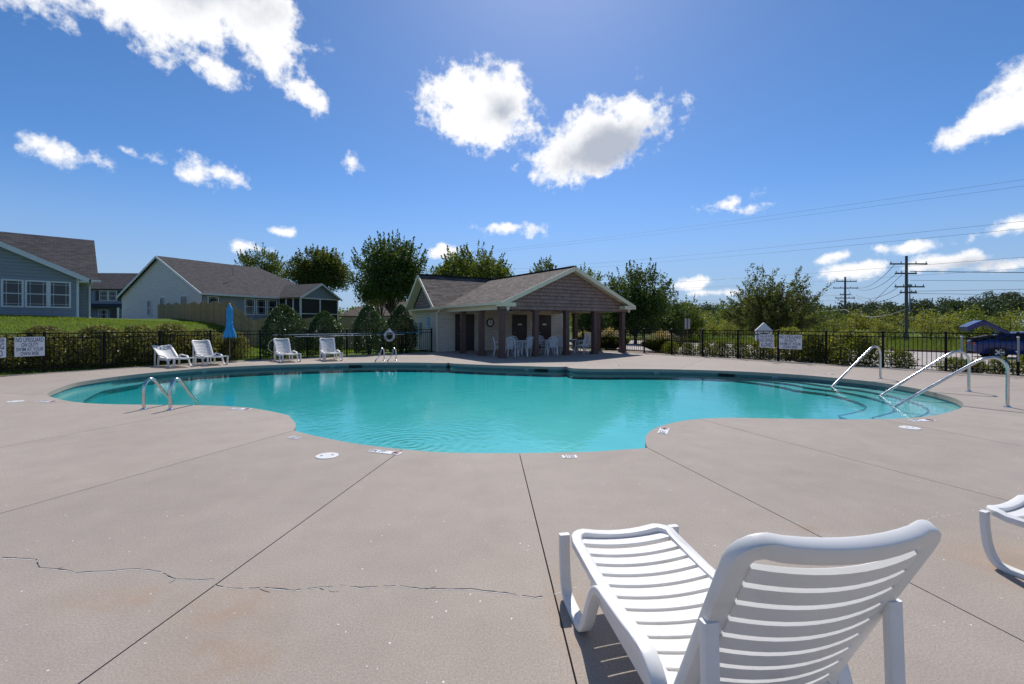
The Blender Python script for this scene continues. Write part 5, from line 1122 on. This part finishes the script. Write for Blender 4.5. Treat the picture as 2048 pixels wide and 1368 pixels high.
x, y = 12.9, 33.5; sg_ = empty('street_sign', (x, y, tz(x, y)), R(-10), 'grey back of a road sign standing by the meadow', 'sign'); MB().box((-.03, -.03, -.2), (.03, .03, 2.3)).build('post', 'curb_brown', sg_); MB().box((-.19, -.05, 1.5), (.19, -.035, 2.25)).build('panel', 'utility_grey', sg_, bevel=.004); MB().box((-.04, -.062, 1.5), (.04, -.051, 2.25)).build('brace', 'pole_wood', sg_)
# ------------------------------------------------------------------ trees and shrubs
def clump_points(centres, radii, per, rng, flat=.8, hollow=.35):
    out = []
    for c, r in zip(centres, radii):
        n = int(per*(r**2)); d = rng.normal(size=(n, 3)); d /= np.linalg.norm(d, axis=1)[:, None]
        rad = r*(hollow+(1-hollow)*rng.random(n)**.6)*(1+.22*rng.normal(size=n)); p = d*rad[:, None]; p[:, 2] *= flat; out.append(p+np.array(c))
    return np.concatenate(out)
def crown_clumps(n, rx, rz, zc, rng, r=(.7, 1.3), low=-.7, pear=0.0):
    C = []; Rr = []
    while len(C) < n:
        d = rng.normal(size=3); d /= np.linalg.norm(d); f = rng.random()**.42
        if d[2]*f < low: continue
        q = d*f; w = 1-pear*max(0, q[2])
        C.append((q[0]*rx*w, q[1]*rx*w, zc+q[2]*rz)); Rr.append(rng.uniform(*r)*(1.12-.3*f))
    return C, Rr
def tree(x, y, h, rx, rz, zc, mat, label, seed, nclump=46, per=150, leaf=.2, trunk=.16, fork=1.2, clump=(.7, 1.3), group='trees round the pool', name='tree', spikes=0, pear=.15, twig=True):
    rng = np.random.default_rng(seed); z0 = tz(x, y); t = empty(name, (x, y, z0), 0, label, 'tree', group)
    C, Rr = crown_clumps(int(nclump*1.45), rx*1.03, rz, zc, rng, clump, pear=pear); P = clump_points(C, Rr, per*1.35, rng)
    if spikes:   # upright shoots that break the outline
        for k in range(spikes):
            d = rng.normal(size=3); d[2] = abs(d[2])+.25; d /= np.linalg.norm(d); b = np.array([d[0]*rx*.92, d[1]*rx*.92, zc+d[2]*rz*.92]); L = rng.uniform(.5, 1.15)
            dirv = d*.7+np.array([0, 0, .8]); s = rng.random((34, 1)); P = np.concatenate([P, b+dirv*L*s+rng.normal(size=(34, 3))*.11*(1.15-s)])
    link('crown', leaves('crown', P, leaf, mat, .48, .1, rng), t)
    b = MB(); b.tube([(0, 0, -.2), (.04, .02, fork*.5), (0, .03, fork)], [trunk*1.1, trunk*.85, trunk*.75], 9)
    order = sorted(range(len(C)), key=lambda i: C[i][2])
    for i in order[::4]:
        c = Vector(C[i]); m_ = Vector((c.x*.35, c.y*.35, fork+(c.z-fork)*.55)); b.tube(spline([(0, .03, fork*.92), tuple(m_), tuple(c)], 4), [trunk*.42*(1-k/9) for k in range(9)], 6, False)
    b.build('trunk', 'bark', t, smooth=True); return t
tree(-11.9, 45, 10.2, 3.75, 3.2, 5.8, 'leaf_dark', 'large round dark tree behind the hollies, the tallest in the row', 11, 80, 190, .24, .2, 2.1, (.8, 1.35), spikes=70)
tree(-26.3, 62, 11, 3.7, 3.0, 7.1, 'leaf_oak', 'lighter green tree behind the screened porch, next to the large round tree', 12, 84, 150, .28, .2, 2.6, (.9, 1.5), spikes=60)
tree(-36.5, 66, 10, 3.4, 3.2, 7.2, 'leaf_oak', 'pale tree top showing over the ridge of the grey house', 13, 46, 130, .26, spikes=40)
tree(-15.2, 53, 7, 2.2, 2.0, 4.6, 'leaf_young', 'small bright tree under the big ones behind the board fence', 14, 26, 150, .22)
tree(-4.0, 46, 9.4, 3.9, 3.0, 5.7, 'leaf_oak', 'broad tree rising behind the pool house roof', 15, 70, 180, .25, .2, 2.1, (.8, 1.35), spikes=60)
tree(4.0, 56, 9, 1.5, 2.2, 6.9, 'leaf_oak', 'thin tree tip peeping over the porch ridge', 16, 22, 130, .24, spikes=26)
tree(8.7, 54, 8.2, 1.9, 2.2, 5.9, 'leaf_oak', 'tree top behind the sloping edge of the porch gable', 17, 26, 150, .24, spikes=24)
tree(11.1, 41, 6.7, 3.05, 3.1, 3.45, 'leaf_dark', 'wide dark tree at the end of the porch, reaching low to the meadow', 18, 66, 210, .22, .18, .8, (.7, 1.25), spikes=60)
tree(15.3, 46, 5.4, 2.4, 2.4, 2.5, 'leaf_dark', 'bushy dark tree next to the wide one beside the meadow', 19, 40, 190, .22, .14, .6, spikes=30)
tree(18.6, 50, 4.4, 2.0, 1.9, 2.2, 'leaf_oak', 'lower green tree sloping down from the dark trees to the thicket', 20, 30, 180, .22, .12, .5, spikes=20)
tree(6.6, 38, 4, 1.5, 1.5, 2.4, 'leaf_dark', 'small dark tree seen through the open porch', 21, 20, 200, .2, .1, .6)
tree(8.2, 44, 5, 2.2, 2.0, 2.8, 'leaf_dark', 'dark low tree behind the last porch posts', 22, 30, 190, .22, .12, .6)
# spreading tree with arching sprays
def spray_tree(x, y, label, seed=31):
    rng = np.random.default_rng(seed); rg = random.Random(seed); z0 = tz(x, y); t = empty('spreading_tree', (x, y, z0), 0, label, 'tree'); b = MB(); pts = []
    for k in range(150):
        a = rg.uniform(0, 2*math.pi); el = R(rg.uniform(14, 88)) if k < 110 else R(rg.uniform(18, 70)); L = rg.uniform(2.3, 3.5)*(1.0+.16*math.sin(el)); 
        if k >= 135: L *= 1.22
        d = Vector((math.cos(a)*math.cos(el), math.sin(a)*math.cos(el), math.sin(el))); P0 = Vector((0, 0, .75)); droop = rg.uniform(.1, .55)
        path = []
        for j in range(9):
            s = j/8; p = P0+Vector((d.x*L*s, d.y*L*s, d.z*L*1.02*s**.85-droop*s*s*math.cos(el)+.9*s*math.cos(el))); path.append(p)
        b.tube([tuple(p) for p in path], [.035*(1-.85*j/8) for j in range(9)], 5, False)
        n = 92
        s = rng.random(n)**.75*.8+.2; idx = np.clip((s*8).astype(int), 0, 7); fr = (s*8-idx)[:, None]; A = np.array([tuple(p) for p in path]); q = A[idx]*(1-fr)+A[idx+1]*fr
        q = q+rng.normal(size=(n, 3))*(.22*(1.15-s))[:, None]; pts.append(q)
        for _ in range(2):   # side sprays
            s0 = rg.uniform(.45, .9); i0 = int(s0*8); o = A[i0]; dv = rng.normal(size=3)*.5+np.array(d)*.6; dv[2] += .15; m = 55; ss = rng.random((m, 1)); pts.append(o+dv*ss*.75+rng.normal(size=(m, 3))*.07)
    P = np.concatenate(pts); P = P[P[:, 2] > .8+.25*rng.random(len(P))]
    link('crown', leaves('crown', P, .125, 'leaf_myrtle', .5, 0, rng), t); b.tube([(0, 0, -.2), (0, 0, .9)], [.14, .11], 8); b.build('trunk', 'bark', t, smooth=True)
spray_tree(15.6, 27.3, 'spreading tree with arching sprays behind the fence signs')
# hollies
def holly(x, y, h, r, label, seed):
    rng = np.random.default_rng(seed); t = empty('holly_bush', (x, y, tz(x, y)), 0, label, 'bush', 'hollies behind the fence'); n = int(9500*r*h/2.3)
    zt = rng.random(n)**.85; prof = np.sin(np.pi*np.clip(zt*.80+.20, 0, 1))**.62*(1-.10*zt); a = rng.uniform(0, 2*np.pi, n); lump = 1+.10*np.sin(3*a+5*zt+seed)+.08*np.sin(7*a-9*zt)+.06*np.sin(13*zt+2*a)
    rr = r*prof*lump*(.62+.38*rng.random(n)**.45)*(1+.05*rng.normal(size=n)); P = np.column_stack([rr*np.cos(a), rr*np.sin(a), h*zt*1.0+.05])
    link('foliage', leaves('foliage', P, .085, 'leaf_holly', .6, .0, rng), t)
    b = MB()
    for k in range(5): q = 2*math.pi*k/5; b.tube([(.05*math.cos(q), .05*math.sin(q), -.1), (.25*r*math.cos(q), .25*r*math.sin(q), h*.6)], [.04, .015], 6)
    b.build('stem', 'bark', t)
holly(-10.55, 21.0, 2.42, 1.02, 'widest dark round holly bush, next to the closed parasol', 41); holly(-9.15, 22.2, 2.15, .92, 'second holly bush from the parasol', 42); holly(-7.3, 23.3, 2.55, .90, 'third holly bush from the parasol, behind the life ring', 43); holly(-6.0, 24.6, 2.55, .86, 'last holly bush, beside the end wall of the pool house', 44)
# leafy shrubs
def shrub_mesh(name, r, h, n, leaf, mat, seed, stems=8, loose=.16):
    rng = np.random.default_rng(seed); zt = rng.random(n)**.8; prof = np.sqrt(np.clip(1-(zt-.38)**2/.42, .05, 1)); a = rng.uniform(0, 2*np.pi, n); lump = 1+.14*np.sin(3*a+4*zt+seed)+.12*np.sin(5*a-7*zt)
    rr = r*prof*lump*rng.random(n)**.42*(1+loose*.5*rng.normal(size=n)); P = np.column_stack([rr*np.cos(a), rr*np.sin(a), h*(zt*(1+loose*rng.random(n)))+.03])
    return leaves(name, P, leaf, mat, .5, .15, rng)
def stem_mesh(r, h, seed):
    rg = random.Random(seed); b = MB()
    for k in range(7): q = rg.uniform(0, 6.28); b.tube([(0, 0, -.05), (r*.25*math.cos(q), r*.25*math.sin(q), h*.4), (r*.55*math.cos(q), r*.55*math.sin(q), h*.8)], [.018, .012, .006], 5)
    return b.mesh('stem', 'bark')
def shrub(x, y, s, me, st, label, group, name='shrub', rz=0, sz=None):
    t = empty(name, (x, y, tz(x, y)), rz, label, 'shrub', group); t.scale = (s, s, sz or s); link('foliage', me, t); link('stem', st, t); return t
hv = [(shrub_mesh('foliage', .85, 1.3, 5200, .10, 'leaf_hedge', 50+k), stem_mesh(.85, 1.3, k)) for k in range(3)]
ORD = ['first', 'second', 'third', 'fourth', 'fifth', 'sixth', 'seventh', 'eighth', 'ninth', 'tenth', 'eleventh', 'twelfth', 'thirteenth', 'fourteenth', 'fifteenth']
pts_h = []
for k in range(10):
    f = k/9; p = Vector((-11.95, 19.75)).lerp(Vector((-17.6, 11.6)), f); pts_h.append(p)
for k, p in enumerate(pts_h):
    shrub(p.x-.42+.1*math.sin(5*k), p.y+.30+.12*math.cos(7*k), (.80, .95, 1.0, .92, 1.05, .9, 1.0, .85, .95, 1.0)[k], *hv[k % 3], 'cream speckled shrub behind the lawn side fence, %s counting from the parasol' % ORD[k], 'variegated shrub row', rz=k*1.3, sz=(.80, .88, 1.0, .96, .95, .80, .72, .78, .70, .8)[k])
for k in range(6):   # second, looser rank on the slope behind
    p = Vector((-13.4, 20.6)).lerp(Vector((-19.2, 13.4)), k/5); shrub(p.x-.3, p.y+.4, .9, *hv[(k+1) % 3], 'straw tinted shrub in the rear rank on the slope, %s counting from the parasol' % ORD[k], 'rear rank of the shrub row', rz=k*2.1, sz=.62+.1*(k % 2))
bv = [(shrub_mesh('foliage', .55, .75, 2200, .085, 'leaf_bed', 60+k, loose=.3), stem_mesh(.5, .7, 20+k)) for k in range(3)]
gv = (shrub_mesh('foliage', .75, 1.05, 5200, .085, 'leaf_young', 66, loose=.2), stem_mesh(.7, 1.0, 29))
def along(px, off): t_ = (px-1024)/F; Y = 25.56/(t_+.77); return t_*Y+out_n.x*off, Y+out_n.y*off
for k, (px, off, s, sz, tall) in enumerate(((1322, .9, .8, .75, 0), (1358, .8, .75, .7, 0), (1392, .8, .85, .8, 0), (1424, .8, .9, .85, 0), (1458, 1.0, .75, .9, 0), (1500, .8, 1.0, .9, 0), (1548, 1.5, 1.1, 1.2, 1), (1598, 1.1, 1.0, 1.05, 1), (1632, 1.2, .9, 1.05, 1), (1692, .9, 1.35, 1.12, 1), (1792, .7, .72, .75, 0), (1905, .6, .95, .55, 0), (1948, .7, .5, .5, 0), (1998, .5, .62, .62, 0), (2060, .8, .8, .8, 0))):
    x, y = along(px, off); m_ = gv if tall else bv[k % 3]
    shrub(x, y, s, *m_, ('tall' if tall else 'low')+' yellow green shrub in the driveway bed, %s counting from the porch' % ORD[k], 'shrubs in the driveway bed', rz=k, sz=sz)
# plume grasses
def plume(x, y, s, label, seed):
    rng = np.random.default_rng(seed); t = empty('plume_grass', (x, y, tz(x, y)), 0, label, 'grass clump', 'plume grasses'); n = 900
    for nm, mat, n, h0, w in (('blade', 'grass_tall', 1100, .75, .016), ('plume', 'plume', 420, 1.15, .03)):
        a = rng.uniform(0, 2*np.pi, n); sp = rng.random(n)**.7; L = h0*rng.uniform(.75, 1.1, n)*s; r1 = sp*.75*s; base = np.column_stack([.14*s*np.cos(a)*sp, .14*s*np.sin(a)*sp, np.zeros(n)])
        d = np.column_stack([np.cos(a), np.sin(a), np.zeros(n)]); side = np.column_stack([-np.sin(a), np.cos(a), np.zeros(n)])*w; V = []
        m1 = base+d*(r1*.45)[:, None]+np.array([0, 0, 1])*(L*.7)[:, None]; tip = base+d*(r1*1.15)[:, None]+np.array([0, 0, 1])*(L*(.95-.30*sp))[:, None]
        V = np.stack([base-side*.6, base+side*.6, m1+side, tip, m1-side], 1)
        if nm == 'plume': V = np.stack([m1-side*.3, m1+side*.3, (m1*.4+tip*.6)+side, tip, (m1*.4+tip*.6)-side], 1)
        me = np_mesh(nm, V.reshape(-1, 3), np.arange(5*n).reshape(n, 5), mat); tag(link(nm, me, t), kind='stuff')
plume(8.6, 26.1, 1.25, 'straw coloured plume grass just past the last porch post', 71); plume(6.1, 28.4, 1.3, 'tall plume grass between the last two porch posts', 72); plume(5.0, 31.5, 1.1, 'plume grass farthest back, seen under the porch', 73)
# thicket of young trees beyond the driveway, then the far wood
def sap_mesh(k):
    rng = np.random.default_rng(80+k); C, Rr = crown_clumps(16, .95+.15*(k % 2), 1.25+.2*(k % 3), 1.75, rng, (.42, .75), -.95, .45); P = clump_points(C, Rr, 190, rng, 1.0)
    b = MB(); b.tube([(0, 0, -.3), (.03, 0, 1.2), (0, .02, 2.4)], [.06, .045, .015], 6)
    return leaves('crown', P, .19, ('leaf_young', 'leaf_young', 'leaf_oak', 'leaf_young', 'leaf_bed')[k], .5, .25, rng), b.mesh('trunk', 'bark')
sv = [sap_mesh(k) for k in range(5)]; rg = random.Random(5)
for row, (Y0, n, xa, xb, s0) in enumerate(((53, 26, 18.5, 66, .95), (59, 28, 17, 76, 1.15), (67, 26, 17, 90, 1.35))):
    for k in range(n):
        x = xa+(xb-xa)*(k+rg.uniform(-.35, .35))/(n-1); y = Y0+rg.uniform(-2.2, 2.2)+max(0, (x-40))*-.22; s = s0*rg.uniform(.82, 1.15); z0 = tz(x, y)
        t = empty('young_tree', (x, y, z0-.05), rg.uniform(0, 6), 'young olive green tree standing in the thicket beyond the driveway', 'tree', 'young trees of the thicket beyond the driveway'); t.scale = (s*1.2, s*1.2, s)
        c, tr_ = sv[rg.randrange(5)]; link('crown', c, t); link('trunk', tr_, t)
rng = np.random.default_rng(99); C = []; Rr = []
for k in range(950):
    x = rng.uniform(40, 420); y = rng.uniform(190, 330); 
    hh = 9+3.0*math.sin(x*.021+1)+2.4*math.sin(x*.06)+rng.uniform(-2, 2.5)+max(0, (x-150))*.028
    C.append((x, y, hh-rng.uniform(0, 5))); Rr.append(rng.uniform(2.2, 4.2))
P = clump_points(C, Rr, 20, rng, .85); tag(link('far_wood', leaves('far_wood', P, .95, 'leaf_far', .7, .1, rng)), 'dark wooded ridge far beyond the power lines', 'wood', kind='stuff')
C = []; Rr = []
for k in range(420):
    x = rng.uniform(-160, 60); y = rng.uniform(120, 190); C.append((x, y, rng.uniform(1, 6.0))); Rr.append(rng.uniform(1.8, 3.2))
for k in range(260):
    x = rng.uniform(14, 60); y = rng.uniform(78, 110); C.append((x, y, rng.uniform(.3, 2.8))); Rr.append(rng.uniform(1.2, 2.0))
P = clump_points(C, Rr, 16, rng, .85); tag(link('mid_wood', leaves('mid_wood', P, .8, 'leaf_oak', .7, .1, rng)), 'low belt of trees behind the thicket and houses', 'wood', kind='stuff')
mt = empty('cell_mast', (215, 246, -1), 0, 'thin mast rising over the far wooded ridge', 'mast'); MB().tube([(0, 0, 0), (0, 0, 24)], [.4, .25], 6).build('pole', 'utility_grey', mt); MB().box((-1.0, -.4, 22.6), (1.0, .4, 24)).build('antenna', 'utility_grey', mt)
# ------------------------------------------------------------------ grass
def blades(name, region, n, h, w, mat, label, seed, keep=None):
    rng = np.random.default_rng(seed); x0, x1, y0, y1 = region; P = np.column_stack([rng.uniform(x0, x1, n), rng.uniform(y0, y1, n)])
    if keep is not None: P = P[keep(P)]
    n = len(P); z = TZ(P); a = rng.uniform(0, 2*np.pi, n); hh = h*rng.uniform(.55, 1.25, n); lean = rng.normal(size=(n, 2))*(.45*hh)[:, None]; B = np.column_stack([P, z+.0]); s = np.column_stack([np.cos(a), np.sin(a), np.zeros(n)])*w
    V = np.stack([B-s, B+s, B+np.column_stack([lean, hh])], 1).reshape(-1, 3); me = np_mesh(name, V, np.arange(3*n).reshape(n, 3), mat); tag(link(name, me), label, 'grass', kind='stuff')
OUTa = OUTER
def left_keep(P):
    d = (P[:, 0]+12.3)*(-.857)+(P[:, 1]-18.57)*.514; d2 = (P[:, 0]+12.3)*(-.634)+(P[:, 1]-18.57)*.773
    return (np.where(P[:, 1] < 18.57, d, np.minimum(d, 99)) > .1) & ((P[:, 1] < 18.57) | (d2 > .1)) & ~((P[:, 0] < -24.5) & (P[:, 1] > 26.6+(-25.7-P[:, 0])*-1.0))
blades('lawn_grass', (-36, -9, 11, 40), 150000, .085, .012, 'grass_blade', 'short lawn grass on the slope up to the houses', 91, left_keep)
def right_keep(P):
    xs_ = np.interp(P[:, 1], [2, 14, 24.5, 30.2, 33.8, 42.5, 51, 58, 90], [44, 44, 33.5, 28.8, 25.7, 20.8, 16.6, 11.5, 8]); return P[:, 0] > xs_+.3
blades('meadow_grass', (9, 62, 24, 60), 90000, .42, .018, 'grass_tall', 'rough meadow grass beyond the driveway kerb', 92, right_keep)
def behind_keep(P): return (P[:, 0] > 3.6-(P[:, 1]-30)*.05) & (P[:, 0] < np.interp(P[:, 1], [30, 33.5, 46, 60], [4.9, 4.2, 2.2, .8])+20) & ~((P[:, 0] > np.interp(P[:, 1], [26, 33.5, 46, 60], [6.8, 4.4, 2.3, .8])) & (P[:, 0] < np.interp(P[:, 1], [30, 42, 51, 58, 60], [28, 21, 16.6, 11.5, 4])))
# loose stones in the bed
rg = random.Random(8); b = MB()
for k in range(420):
    px = rg.uniform(1300, 2120); x, y = along(px, rg.uniform(.12, 2.1)); s = rg.uniform(.03, .09); z = tz(x, y)+.05; vs = [(x+s*rg.uniform(.7, 1.2)*dx, y+s*rg.uniform(.7, 1.2)*dy, z+s*.7*dz*rg.uniform(.6, 1.1)) for dx, dy, dz in ((1, 0, 0), (-1, 0, 0), (0, 1, 0), (0, -1, 0), (0, 0, 1), (0, 0, -1))]
    b.add(vs, [(0, 2, 4), (2, 1, 4), (1, 3, 4), (3, 0, 4), (2, 0, 5), (1, 2, 5), (3, 1, 5), (0, 3, 5)])
tag(b.build('bed_stones', 'stone_pale'), 'scattered pale stones in the driveway bed', 'stones', kind='stuff')
